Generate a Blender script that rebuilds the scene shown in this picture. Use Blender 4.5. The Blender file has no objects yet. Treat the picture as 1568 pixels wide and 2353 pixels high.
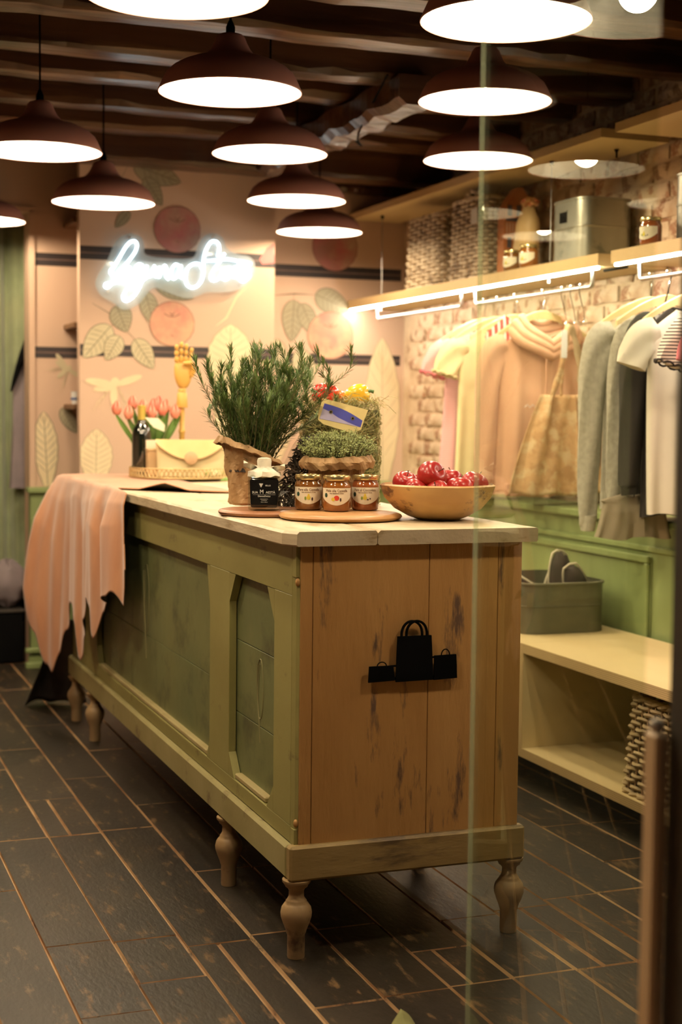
import bpy, math, random
from mathutils import Vector, Matrix
from math import sin, cos, pi, radians, atan2, sqrt
R = random.Random(7)
SC = bpy.context.scene
COL = SC.collection

# ------------------------------------------------------------------ camera, world, exposure
cam_d = bpy.data.cameras.new('camera'); cam = bpy.data.objects.new('camera', cam_d); COL.objects.link(cam)
cam_d.sensor_fit = 'VERTICAL'; cam_d.sensor_height = 36.0; cam_d.lens = 3425.1 / 2353 * 36
cam_d.clip_start = 0.05; cam_d.clip_end = 60
YAW, PITCH, ROLL = 0.35643, 0.06613, 0.01075
_f = Vector((sin(YAW) * cos(PITCH), cos(YAW) * cos(PITCH), -sin(PITCH)))
_r = Vector((cos(YAW), -sin(YAW), 0)); _u = _r.cross(_f)
_r2 = cos(ROLL) * _r + sin(ROLL) * _u; _u2 = -sin(ROLL) * _r + cos(ROLL) * _u
cam.matrix_world = Matrix(((_r2.x, _u2.x, -_f.x, 0), (_r2.y, _u2.y, -_f.y, 0), (_r2.z, _u2.z, -_f.z, 1.25), (0, 0, 0, 1)))
cam_d.dof.use_dof = True; cam_d.dof.focus_distance = 3.6; cam_d.dof.aperture_fstop = 3.2
SC.camera = cam
w = bpy.data.worlds.new('street_night'); SC.world = w; w.use_nodes = True
w.node_tree.nodes['Background'].inputs[0].default_value = (0.10, 0.13, 0.16, 1)
w.node_tree.nodes['Background'].inputs[1].default_value = 0.10
SC.view_settings.view_transform = 'Standard'; SC.view_settings.look = 'None'
SC.view_settings.exposure = 0.08; SC.view_settings.gamma = 1.0; SC.view_settings.use_curve_mapping = False
LAMP_W = 21.0
SC.cycles.max_bounces = 8; SC.cycles.diffuse_bounces = 2; SC.cycles.glossy_bounces = 3
SC.cycles.transparent_max_bounces = 24; SC.cycles.transmission_bounces = 6
SC.cycles.caustics_reflective = False; SC.cycles.caustics_refractive = False
SC.cycles.sample_clamp_indirect = 4.0; SC.cycles.use_denoising = True

# ------------------------------------------------------------------ materials
MATS = {}
def nt(name):
    m = bpy.data.materials.new(name); m.use_nodes = True
    return m, m.node_tree.nodes, m.node_tree.links, m.node_tree.nodes['Principled BSDF']
def pm(name, c1, c2=None, scale=8, rough=.6, bump=0, metal=0, stretch=(1, 1, 1), lo=.35, hi=.65, detail=4,
       c3=None, s3=3, lo3=.55, hi3=.62, st3=None, spec=.5, bscale=None, trans=0, alpha=1, ior=1.45, coat=0, sheen=0, sub=0):
    if name in MATS: return MATS[name]
    m, N, L, B = nt(name)
    B.inputs['Roughness'].default_value = rough; B.inputs['Metallic'].default_value = metal
    B.inputs['Specular IOR Level'].default_value = spec; B.inputs['IOR'].default_value = ior
    B.inputs['Transmission Weight'].default_value = trans; B.inputs['Coat Weight'].default_value = coat
    B.inputs['Sheen Weight'].default_value = sheen; B.inputs['Subsurface Weight'].default_value = sub
    if sub: B.inputs['Subsurface Scale'].default_value = .01
    c2 = c2 or tuple(v * .82 for v in c1)
    tc = N.new('ShaderNodeTexCoord'); mp = N.new('ShaderNodeMapping'); mp.inputs['Scale'].default_value = stretch
    L.new(tc.outputs['Object'], mp.inputs[0])
    nz = N.new('ShaderNodeTexNoise'); nz.inputs['Scale'].default_value = scale; nz.inputs['Detail'].default_value = detail
    L.new(mp.outputs[0], nz.inputs[0])
    cr = N.new('ShaderNodeValToRGB'); cr.color_ramp.elements[0].position = lo; cr.color_ramp.elements[1].position = hi
    cr.color_ramp.elements[0].color = (*c1, 1); cr.color_ramp.elements[1].color = (*c2, 1)
    L.new(nz.outputs[0], cr.inputs[0]); out = cr.outputs[0]
    if c3:
        mp3 = N.new('ShaderNodeMapping'); mp3.inputs['Scale'].default_value = st3 or stretch; mp3.inputs['Location'].default_value = (3.1, 1.7, 5.3)
        L.new(tc.outputs['Object'], mp3.inputs[0])
        n3 = N.new('ShaderNodeTexNoise'); n3.inputs['Scale'].default_value = s3; n3.inputs['Detail'].default_value = 8; n3.inputs['Roughness'].default_value = .65
        L.new(mp3.outputs[0], n3.inputs[0])
        r3 = N.new('ShaderNodeValToRGB'); r3.color_ramp.elements[0].position = lo3; r3.color_ramp.elements[1].position = hi3
        L.new(n3.outputs[0], r3.inputs[0])
        mx = N.new('ShaderNodeMix'); mx.data_type = 'RGBA'; L.new(r3.outputs[0], mx.inputs['Factor'])
        L.new(out, mx.inputs['A']); mx.inputs['B'].default_value = (*c3, 1); out = mx.outputs['Result']
    L.new(out, B.inputs['Base Color'])
    if bump:
        bn = N.new('ShaderNodeBump'); bn.inputs['Strength'].default_value = min(1, bump); bn.inputs['Distance'].default_value = .004 * max(1, bump)
        nb = nz
        if bscale:
            nb = N.new('ShaderNodeTexNoise'); nb.inputs['Scale'].default_value = bscale; nb.inputs['Detail'].default_value = 6
            L.new(mp.outputs[0], nb.inputs[0])
        L.new(nb.outputs[0], bn.inputs['Height']); L.new(bn.outputs[0], B.inputs['Normal'])
    MATS[name] = m; return m
def emis(name, c, s):
    m, N, L, B = nt(name); B.inputs['Base Color'].default_value = (*c, 1)
    B.inputs['Emission Color'].default_value = (*c, 1); B.inputs['Emission Strength'].default_value = s
    MATS[name] = m; return m
def stripes(name, ca, cb, axis, freq, duty=.5, rough=.8, wob=0):
    m, N, L, B = nt(name); B.inputs['Roughness'].default_value = rough
    tc = N.new('ShaderNodeTexCoord'); sp = N.new('ShaderNodeSeparateXYZ'); L.new(tc.outputs['Object'], sp.inputs[0])
    v = sp.outputs[axis]
    if wob:
        nz = N.new('ShaderNodeTexNoise'); nz.inputs['Scale'].default_value = 4; L.new(tc.outputs['Object'], nz.inputs[0])
        a = N.new('ShaderNodeMath'); a.operation = 'MULTIPLY_ADD'; L.new(nz.outputs[0], a.inputs[0]); a.inputs[1].default_value = wob; L.new(v, a.inputs[2]); v = a.outputs[0]
    mu = N.new('ShaderNodeMath'); mu.operation = 'MULTIPLY'; L.new(v, mu.inputs[0]); mu.inputs[1].default_value = freq
    fr = N.new('ShaderNodeMath'); fr.operation = 'FRACT'; L.new(mu.outputs[0], fr.inputs[0])
    gt = N.new('ShaderNodeMath'); gt.operation = 'GREATER_THAN'; L.new(fr.outputs[0], gt.inputs[0]); gt.inputs[1].default_value = duty
    mx = N.new('ShaderNodeMix'); mx.data_type = 'RGBA'; L.new(gt.outputs[0], mx.inputs['Factor'])
    mx.inputs['A'].default_value = (*ca, 1); mx.inputs['B'].default_value = (*cb, 1)
    L.new(mx.outputs['Result'], B.inputs['Base Color']); MATS[name] = m; return m
def clear(name, tint=(.96, .97, .96), gloss=1.0, milk=0, milkc=(.8, .8, .8), rough=0.0, ior=1.5):
    """thin clear sheet: light passes through each face, the outer faces mirror by Fresnel"""
    m, N, L, B = nt(name); N.remove(B); out = N['Material Output']
    tr = N.new('ShaderNodeBsdfTransparent'); tr.inputs[0].default_value = (*tint, 1)
    gl = N.new('ShaderNodeBsdfGlossy'); gl.inputs['Roughness'].default_value = rough
    fr = N.new('ShaderNodeFresnel'); fr.inputs[0].default_value = ior
    ge = N.new('ShaderNodeNewGeometry'); iv = N.new('ShaderNodeMath'); iv.operation = 'SUBTRACT'; iv.inputs[0].default_value = gloss
    L.new(ge.outputs['Backfacing'], iv.inputs[1]); iv.use_clamp = True
    mu = N.new('ShaderNodeMath'); mu.operation = 'MULTIPLY'; L.new(fr.outputs[0], mu.inputs[0]); L.new(iv.outputs[0], mu.inputs[1])
    a = tr
    if milk:
        di = N.new('ShaderNodeBsdfDiffuse'); di.inputs[0].default_value = (*milkc, 1)
        tl = N.new('ShaderNodeBsdfTranslucent'); tl.inputs[0].default_value = (*milkc, 1)
        m2 = N.new('ShaderNodeMixShader'); m2.inputs[0].default_value = .5; L.new(di.outputs[0], m2.inputs[1]); L.new(tl.outputs[0], m2.inputs[2])
        m1 = N.new('ShaderNodeMixShader'); m1.inputs[0].default_value = milk; L.new(tr.outputs[0], m1.inputs[1]); L.new(m2.outputs[0], m1.inputs[2]); a = m1
    mx = N.new('ShaderNodeMixShader'); L.new(mu.outputs[0], mx.inputs[0]); L.new(a.outputs[0], mx.inputs[1]); L.new(gl.outputs[0], mx.inputs[2])
    L.new(mx.outputs[0], out.inputs[0]); MATS[name] = m; return m

# painted, worn furniture
M_end = pm('mustard_worn_paint', (.66, .375, .13), (.54, .285, .09), 3, .55, 1.5, stretch=(1.6, 1.6, .35), c3=(.16, .095, .06), s3=4.2, lo3=.595, hi3=.66, st3=(3.2, 3.2, .6), bscale=22)
M_oliv = pm('olive_worn_paint', (.34, .31, .105), (.28, .25, .08), 4, .5, .4, stretch=(1, .5, 1), c3=(.10, .075, .03), s3=7, lo3=.60, hi3=.70, bscale=20)
M_pan = pm('dark_green_panel_paint', (.15, .175, .07), (.19, .20, .075), 3.5, .5, .4, c3=(.075, .075, .03), s3=5, lo3=.52, hi3=.68, bscale=18)
M_top = pm('cream_worktop_paint', (.72, .60, .42), (.62, .50, .32), 5, .40, .8, stretch=(1, .2, 1), c3=(.40, .28, .14), s3=9, lo3=.55, hi3=.68, st3=(1, .35, 3), bscale=30)
M_edge = pm('tan_scratch', (.48, .36, .16), (.40, .28, .11), 20, .7)
M_ply = pm('birch_ply_face', (.80, .63, .35), (.73, .55, .28), 4, .45, .1, stretch=(1, .12, 1))
M_plyE = stripes('birch_ply_edge', (.70, .50, .26), (.50, .33, .15), 2, 170, .55, .6, .004)
M_beam = pm('tarred_beam', (.10, .045, .02), (.04, .018, .010), 3, .30, 1.0, stretch=(.22, 3, 3), c3=(.22, .11, .045), s3=4, lo3=.55, hi3=.75, bscale=9)
M_ceil = pm('dark_ceiling_boards', (.05, .03, .02), (.03, .018, .012), 5, .7, .4, stretch=(3, .5, 1))
M_plank = pm('charcoal_floor_tile', (.015, .012, .008), (.029, .022, .014), 2.6, .46, .28, stretch=(2, .8, 1), spec=.25, c3=(.14, .095, .05), s3=15, lo3=.575, hi3=.72, st3=(2, .7, 1), bscale=40)
M_plank2 = pm('charcoal_floor_tile_brown', (.024, .018, .011), (.014, .0115, .0085), 3.1, .42, .28, stretch=(2, .8, 1), spec=.25, c3=(.17, .10, .045), s3=13, lo3=.565, hi3=.70, st3=(2.4, .7, 1), bscale=40)
M_grout = pm('worn_tan_joint', (.46, .30, .15), (.24, .12, .05), 10, .7, .5, stretch=(1, .4, 1), c3=(.05, .035, .022), s3=11, lo3=.56, hi3=.66, st3=(2, .5, 1))
M_wallp = pm('salmon_wallpaper', (.655, .455, .33), (.63, .43, .31), 1.2, .8)
M_black = pm('black_band_print', (.030, .020, .020), (.02, .015, .015), 6, .6)
M_bline = pm('thin_pink_line_print', (.20, .12, .10), None, 6, .6)
M_green = pm('green_gloss_paint', (.26, .325, .13), (.235, .295, .115), 3, .38, .1)
M_mort = pm('rough_lime_mortar', (.72, .56, .38), (.56, .40, .25), 9, .95, 1.6, c3=(.30, .15, .08), s3=5, lo3=.55, hi3=.62, bscale=24)
M_bricks = [pm('brick_limewashed', (.72, .57, .40), (.56, .38, .24), 12, .95, 2.6, c3=(.36, .19, .11), s3=11, lo3=.54, hi3=.60, bscale=30),
            pm('brick_red', (.42, .22, .13), (.50, .30, .18), 10, .95, 2.6, c3=(.70, .55, .38), s3=13, lo3=.44, hi3=.52, bscale=30),
            pm('brick_brown', (.28, .17, .10), (.38, .25, .15), 10, .95, 2.6, c3=(.66, .50, .34), s3=13, lo3=.46, hi3=.54, bscale=30)]
M_shade = pm('terracotta_enamel', (.44, .20, .155), (.40, .18, .14), 5, .55)
M_white = pm('white_enamel', (.93, .90, .86), (.93, .90, .86), 5, .5)
M_blk = pm('black_metal', (.002, .002, .002), (.003, .003, .003), 5, .8, spec=.06)
M_steel = pm('brushed_steel', (.62, .60, .56), (.50, .48, .45), 20, .32, 0, 1, stretch=(1, .2, 1))
M_chrome = pm('chrome', (.85, .85, .85), (.8, .8, .8), 5, .12, 0, 1)
M_galv = pm('galvanised_zinc', (.30, .29, .235), (.40, .385, .32), 5, .42, .2, .85, c3=(.22, .22, .18), s3=8)
M_galvd = pm('dull_zinc_crate', (.12, .12, .08), (.18, .17, .115), 6, .5, .2, .6, c3=(.14, .15, .10), s3=8)
M_wick = pm('grey_willow', (.66, .54, .38), (.48, .37, .25), 16, .6, .3, c3=(.20, .14, .09), s3=12)
M_wickd = pm('brown_willow', (.42, .26, .13), (.26, .155, .075), 16, .6, .3)
M_led = emis('led_diffuser', (1, .90, .74), 85)
M_neon = emis('cool_white_neon', (.74, .93, 1.0), 5)
M_acr = clear('clear_acrylic', (.97, .98, .98), 1.0, .34, (.85, .95, 1.0), 0.02)
M_glass = clear('door_glass', (.93, .955, .90), .72, ior=1.40)
M_thin = clear('thin_glass', (.93, .95, .92), 1.0)
M_cello = clear('cellophane', (.90, .90, .90), 1.0, 0, rough=.06)
M_hang = pm('pale_wood_hanger', (.86, .68, .36), (.78, .58, .28), 6, .4, stretch=(.3, 1, 1))
M_paper = pm('kraft_paper', (.50, .31, .145), (.43, .255, .11), 10, .62, .5, bscale=30)
M_board = pm('beech_board', (.60, .33, .135), (.46, .23, .085), 6, .4, .1, stretch=(.25, 2, 1))
M_board2 = pm('reddish_board', (.42, .19, .09), (.34, .15, .07), 6, .4, .1, stretch=(.25, 2, 1))
M_bowl = pm('teak_root_bowl', (.70, .44, .17), (.50, .28, .10), 5, .38, .25, stretch=(1, 1, 2.2), c3=(.13, .06, .03), s3=6, lo3=.54, hi3=.60, st3=(1, 1, 1.6))
M_gold = pm('gold_lid', (.78, .62, .30), (.70, .54, .24), 9, .25, 0, .9)
M_manne = pm('yellow_mannequin_wood', (.74, .45, .12), (.66, .38, .09), 6, .4, stretch=(2, 2, .3))
M_cloth = pm('peach_suede', (.64, .30, .145), (.54, .23, .10), 12, .85, .5, stretch=(1, 1, .3), sheen=.5)
M_cloth_d = pm('dark_suede_back', (.035, .028, .022), (.05, .04, .03), 12, .85)
M_hide = pm('grey_suede', (.06, .052, .05), (.08, .07, .06), 12, .85)

# ------------------------------------------------------------------ mesh builder
class MB:
    def __init__(s): s.v = []; s.f = []; s.m = []
    def add(s, vs, fs, mi=0):
        o = len(s.v); s.v += [tuple(v) for v in vs]; s.f += [tuple(o + i for i in f) for f in fs]; s.m += [mi] * len(fs); return s
    def box(s, x0, x1, y0, y1, z0, z1, mi=0, b=0):
        if b:
            b = min(b, (x1 - x0) * .45, (y1 - y0) * .45, (z1 - z0) * .45); vs = []
            for k in range(3):
                for sx in (0, 1):
                    for sy in (0, 1):
                        for sz in (0, 1):
                            p = [x0 + (x1 - x0) * sx, y0 + (y1 - y0) * sy, z0 + (z1 - z0) * sz]
                            for j, sg in enumerate((sx, sy, sz)):
                                if j != k: p[j] += b if sg == 0 else -b
                            vs.append(p)
            def I(k, a, c, d): return k * 8 + a * 4 + c * 2 + d
            fs = []
            for sg in (0, 1):
                q = [I(0, sg, 0, 0), I(0, sg, 1, 0), I(0, sg, 1, 1), I(0, sg, 0, 1)]; fs.append(q if sg else q[::-1])
                q = [I(1, 0, sg, 0), I(1, 0, sg, 1), I(1, 1, sg, 1), I(1, 1, sg, 0)]; fs.append(q if sg else q[::-1])
                q = [I(2, 0, 0, sg), I(2, 1, 0, sg), I(2, 1, 1, sg), I(2, 0, 1, sg)]; fs.append(q if sg else q[::-1])
            for a in (0, 1):
                for c in (0, 1):
                    q = [I(0, a, c, 0), I(0, a, c, 1), I(1, a, c, 1), I(1, a, c, 0)]; fs.append(q if a != c else q[::-1])
                    q = [I(0, a, 0, c), I(2, a, 0, c), I(2, a, 1, c), I(0, a, 1, c)]; fs.append(q if a == c else q[::-1])
                    q = [I(1, 0, a, c), I(1, 1, a, c), I(2, 1, a, c), I(2, 0, a, c)]; fs.append(q if a != c else q[::-1])
            for a in (0, 1):
                for c in (0, 1):
                    for d in (0, 1):
                        q = [I(0, a, c, d), I(1, a, c, d), I(2, a, c, d)]; fs.append(q if (a + c + d) % 2 else q[::-1])
            return s.add(vs, fs, mi)
        vs = [(x, y, z) for x in (x0, x1) for y in (y0, y1) for z in (z0, z1)]
        return s.add(vs, [(0, 1, 3, 2), (4, 6, 7, 5), (0, 4, 5, 1), (2, 3, 7, 6), (0, 2, 6, 4), (1, 5, 7, 3)], mi)
    def lathe(s, prof, cx=0, cy=0, n=24, mi=0, cap=True, wob=None):
        vs = []; k = len(prof)
        for i in range(n):
            a = 2 * pi * i / n
            for (r, z) in prof:
                q = r * (wob(a, z) if wob else 1); vs.append((cx + q * cos(a), cy + q * sin(a), z))
        fs = [(i * k + j, ((i + 1) % n) * k + j, ((i + 1) % n) * k + j + 1, i * k + j + 1) for i in range(n) for j in range(k - 1)]
        if cap:
            fs.append(tuple(i * k for i in range(n))[::-1]); fs.append(tuple(i * k + k - 1 for i in range(n)))
        return s.add(vs, fs, mi)
    def tube(s, pts, r, n=8, mi=0, closed=False):
        pts = [Vector(p) for p in pts]; k = len(pts); vs = []; up = None
        rr = r if hasattr(r, '__len__') else [r] * k
        for i, p in enumerate(pts):
            t = (pts[(i + 1) % k] - pts[i - 1]) if closed else (pts[min(i + 1, k - 1)] - pts[max(i - 1, 0)])
            if t.length < 1e-9: t = Vector((0, 0, 1))
            t.normalize()
            if up is None: up = Vector((0, 0, 1)) if abs(t.z) < .9 else Vector((1, 0, 0))
            sd = t.cross(up)
            if sd.length < 1e-6: sd = t.orthogonal()
            sd.normalize(); up = sd.cross(t)
            for j in range(n):
                a = 2 * pi * j / n; vs.append(p + (sd * cos(a) + up * sin(a)) * rr[i])
        fs = []
        for i in range(k if closed else k - 1):
            i2 = (i + 1) % k
            for j in range(n): fs.append((i * n + j, i * n + (j + 1) % n, i2 * n + (j + 1) % n, i2 * n + j))
        if not closed: fs.append(tuple(range(n))[::-1]); fs.append(tuple((k - 1) * n + j for j in range(n)))
        return s.add(vs, fs, mi)
    def loft(s, rings, mi=0, cap=True):
        n = len(rings[0]); vs = [p for r in rings for p in r]
        fs = [(i * n + j, i * n + (j + 1) % n, (i + 1) * n + (j + 1) % n, (i + 1) * n + j) for i in range(len(rings) - 1) for j in range(n)]
        if cap: fs.append(tuple(range(n))[::-1]); fs.append(tuple((len(rings) - 1) * n + j for j in range(n)))
        return s.add(vs, fs, mi)
    def grid(s, fn, nu, nv, mi=0):
        vs = [fn(i / nu, j / nv) for j in range(nv + 1) for i in range(nu + 1)]
        fs = [(j * (nu + 1) + i, j * (nu + 1) + i + 1, (j + 1) * (nu + 1) + i + 1, (j + 1) * (nu + 1) + i) for j in range(nv) for i in range(nu)]
        return s.add(vs, fs, mi)
    def prism(s, poly, y0, y1, mi=0):
        """polygon of (x, z) extruded along y"""
        n = len(poly); vs = [(x, y0, z) for x, z in poly] + [(x, y1, z) for x, z in poly]
        fs = [tuple(range(n)), tuple(range(n, 2 * n))[::-1]] + [(i, i + n, (i + 1) % n + n, (i + 1) % n) for i in range(n)]
        return s.add(vs, fs, mi)
    def ball(s, c, r, n=16, k=10, mi=0, sc=(1, 1, 1), dent=None):
        vs = []
        for j in range(k + 1):
            th = pi * j / k
            for i in range(n):
                a = 2 * pi * i / n; rr = r * (dent(a, th) if dent else 1)
                vs.append((c[0] + rr * sin(th) * cos(a) * sc[0], c[1] + rr * sin(th) * sin(a) * sc[1], c[2] + rr * cos(th) * sc[2]))
        fs = [(j * n + i, (j + 1) * n + i, (j + 1) * n + (i + 1) % n, j * n + (i + 1) % n) for j in range(k) for i in range(n)]
        return s.add(vs, fs, mi)
    def build(s, name, mats, parent=None, smooth=False, local=False, kind=None, label=None):
        me = bpy.data.meshes.new(name); me.from_pydata(s.v, [], s.f)
        for m in (mats if isinstance(mats, (list, tuple)) else [mats]): me.materials.append(m)
        me.polygons.foreach_set('material_index', s.m)
        if smooth: me.polygons.foreach_set('use_smooth', [True] * len(s.f))
        me.update(); me.validate()
        if smooth == 'auto' or smooth is True:
            try: me.set_sharp_from_angle(angle=radians(50))
            except Exception: pass
        o = bpy.data.objects.new(name, me); COL.objects.link(o)
        if parent is not None:
            o.parent = parent
            if not local: o.location = -wloc(parent)      # vertices were given in room coordinates
        if kind: o['kind'] = kind
        if label: o['label'] = label
        return o
def wloc(o):
    v = Vector(o.location)
    while o.parent: o = o.parent; v += Vector(o.location)
    return v
def thing(name, label, cat, loc=(0, 0, 0), rz=0, group=None):
    o = bpy.data.objects.new(name, None); COL.objects.link(o); o.location = loc; o.rotation_euler = (0, 0, rz)
    o.empty_display_size = .05; o['label'] = label; o['category'] = cat
    if group: o['group'] = group
    return o
def tag(o, label, cat, group=None):
    o['label'] = label; o['category'] = cat
    if group: o['group'] = group
    return o
def struct(o): o['kind'] = 'structure'; return o
def dup(root, loc=None, rz=None, label=None):
    def cp(o, par):
        c = o.copy(); COL.objects.link(c); c.parent = par
        for ch in o.children: cp(ch, c)
        return c
    r = cp(root, None)
    if loc is not None: r.location = loc
    if rz is not None: r.rotation_euler = (0, 0, rz)
    if label: r['label'] = label
    return r
def bez(pts, sub=4):
    P = [Vector(p) for p in pts]; out = []
    for i in range(len(P) - 1):
        a, b, c, d = P[max(i - 1, 0)], P[i], P[i + 1], P[min(i + 2, len(P) - 1)]
        for k in range(sub):
            t = k / sub
            out.append(.5 * ((2 * b) + (c - a) * t + (2 * a - 5 * b + 4 * c - d) * t * t + (3 * b - a - 3 * c + d) * t ** 3))
    out.append(P[-1]); return out
def text(s, size, mat, parent, name='printed_word', loc=(0, 0, 0), rot=(pi / 2, 0, 0), ext=.0002, align='CENTER', sx=1, bend=None):
    cu = bpy.data.curves.new(name, 'FONT'); cu.body = s; cu.size = size; cu.extrude = ext; cu.align_x = align; cu.align_y = 'CENTER'; cu.resolution_u = 2
    t = bpy.data.objects.new(name, cu); COL.objects.link(t)
    dg = bpy.context.evaluated_depsgraph_get(); me = bpy.data.meshes.new_from_object(t.evaluated_get(dg)); bpy.data.objects.remove(t)
    me.transform(Matrix.Diagonal((sx, 1, 1, 1)))
    if bend:                                    # wrap round a jar of radius bend, in its local frame
        for v in me.vertices:
            a = v.co.x / bend; y = v.co.y; dz = v.co.z
            v.co = Vector(((bend + dz) * sin(a), -(bend + dz) * cos(a), y))
    me.materials.clear(); me.materials.append(mat)
    o = bpy.data.objects.new(name, me); COL.objects.link(o); o.parent = parent; o.location = loc
    if not bend: o.rotation_euler = rot
    return o

# ------------------------------------------------------------------ structure
# floor and its planks
fl = struct(MB().box(-2.8, 3.4, -1.0, 9.0, -.12, -.006).build('floor', M_grout))
def plank(x0, x1, y0, y1, mi):
    g = R.uniform(.0010, .0030); d = R.uniform(0, .0012)
    b = MB(); x0 += g; x1 -= g; y0 += g * .6; y1 -= g * .6
    e = R.uniform(.0010, .0045)
    # chamfered slab: dark face, narrow worn arris
    vs = [(x0, y0, -.006), (x1, y0, -.006), (x1, y1, -.006), (x0, y1, -.006), (x0 + e, y0 + e, -d), (x1 - e, y0 + e, -d), (x1 - e, y1 - e, -d), (x0 + e, y1 - e, -d)]
    b.add(vs, [(4, 5, 6, 7)], 0); b.add(vs, [(0, 1, 5, 4), (1, 2, 6, 5), (2, 3, 7, 6), (3, 0, 4, 7)], 1)
    o = b.build('plank', [(M_plank, M_plank2)[mi], M_grout], fl); return o
xs = [-.545 + .157 * i for i in range(24)]
xs = [-.395, -.24, -.08, .077, .235, .392, .55, .706, .863, 1.025, 1.187, 1.345, 1.50, 1.66, 1.82, 1.98, 2.14, 2.30, 2.46, 2.62, 2.84]
cuts = {6: [2.99, 3.425, 4.323, 5.2, 6.1], 7: [2.45, 3.135, 3.41, 4.325, 4.755, 5.5, 6.4], 8: [2.5, 3.325, 4.344, 5.0, 5.9, 6.7], 9: [2.885, 3.35, 3.872, 4.60, 5.4, 6.3],
        10: [2.895, 3.332, 3.865, 4.5, 5.5], 11: [2.90, 3.12, 3.9, 4.8], 12: [2.902, 3.3, 3.9], 13: [2.9, 3.322, 4.2, 5.1], 14: [2.905, 3.36, 4.2, 5.2], 15: [2.6, 3.366, 4.3], 16: [2.9, 3.6, 3.97, 4.9]}
for i in range(len(xs) - 1):
    ys = [2.3] + [c for c in cuts.get(i, [R.uniform(2.7, 3.1) + .86 * k for k in range(6)]) if c < 7.2] + [7.4]
    if ys[-1] - ys[-2] > 1.4: ys.insert(-1, (ys[-1] + ys[-2]) / 2)
    for a, c in zip(ys[:-1], ys[1:]):
        mi = R.randrange(2); mid = None
        if i == 7 and abs(a - 4.325) < .01: mid = .77
        if i == 8 and abs(a - 2.5) < .01: mid = .937
        if i == 11 and abs(a - 2.90) < .01: mid = 1.40
        if i == 13 and abs(a - 2.9) < .01: mid = 1.733
        if i == 14 and abs(a - 2.905) < .01: mid = 1.89
        if mid: plank(xs[i], mid, a, c, mi); plank(mid, xs[i + 1], a, c, 1 - mi)
        else: plank(xs[i], xs[i + 1], a, c, mi)
# walls
YC, YR, XR, XW = 6.92, 7.32, 3.07, 2.82
struct(MB().box(-2.8, -2.6, 1.4, 9.0, -.12, 2.75).build('wall_left', M_wallp))
struct(MB().box(-2.6, 3.3, 8.9, 9.1, -.12, 2.75).build('wall_far', M_ceil))
wb = MB().box(1.133, XR + .1, YR, YR + .14, 0, 2.75)
wb = struct(wb.build('wall_back', M_wallp))
wb2 = MB().box(-2.6, 1.133, YR, YR + .14, 2.205, 2.75).box(-2.6, .05, YR, YR + .14, 0, 2.205).build('lintel_wall', M_wallp, wb)
wc = struct(MB().box(1.277, 2.221, YC, YC + .06, 0, 2.6).box(1.45, 2.221, YC + .0601, YR - .001, 0, 2.6).build('wall_center', M_wallp))
# band prints: flat paper printed black with a thin line
def bands(x0, x1, y, par):
    for z0, z1 in ((1.503, 1.557), (1.947, 2.009)):
        m = (z0 + z1) / 2
        MB().box(x0, x1, y - .0012, y - .0002, z0, z1).build('printed_band', M_black, par)
        MB().box(x0, x1, y - .0016, y - .0013, m - .003, m + .002).build('printed_line', M_bline, par)
bands(1.278, 2.2205, YC, wc); bands(1.134, 1.449, YR, wb); bands(2.2215, XR - .02, YR, wb)
# wallpaper drawings
P_leaf = pm('print_grey_leaf', (.34, .30, .20), (.40, .34, .22), 8, .75)
P_pale = pm('print_pale_leaf', (.60, .52, .34), (.56, .47, .30), 8, .75)
P_cream = pm('print_cream', (.80, .66, .42), (.76, .60, .38), 8, .75)
P_line = pm('print_ink', (.14, .12, .075), None, 8, .75)
P_fline = pm('print_soft_ink', (.42, .34, .20), None, 8, .75)
P_apple = pm('print_apple', (.64, .34, .22), (.58, .22, .17), 9, .75, c3=(.68, .45, .27), s3=6, lo3=.45, hi3=.7)
P_appled = pm('print_dark_apple', (.36, .17, .14), (.44, .13, .13), 9, .75, c3=(.45, .31, .21), s3=6, lo3=.45, hi3=.7)
P_aline = pm('print_apple_ink', (.26, .12, .08), None, 8, .75)
P_pink = pm('print_pink', (.70, .20, .18), None, 8, .75)
lay = [0]
def flat(poly, y, mi, mb, off): mb.add([(x, y - off, z) for x, z in poly], [tuple(range(len(poly)))], mi)
def stroke(pts, y, w, mi, mb, off):
    n = len(pts); vs = []
    for i, (x, z) in enumerate(pts):
        a = pts[max(i - 1, 0)]; b = pts[min(i + 1, n - 1)]; dx, dz = b[0] - a[0], b[1] - a[1]; l = sqrt(dx * dx + dz * dz) or 1
        ww = w * (1 if 0 < i < n - 1 else .4); vs += [(x - dz / l * ww, y - off, z + dx / l * ww), (x + dz / l * ww, y - off, z - dx / l * ww)]
    mb.add(vs, [(2 * i, 2 * i + 1, 2 * i + 3, 2 * i + 2) for i in range(n - 1)], mi)
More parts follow.
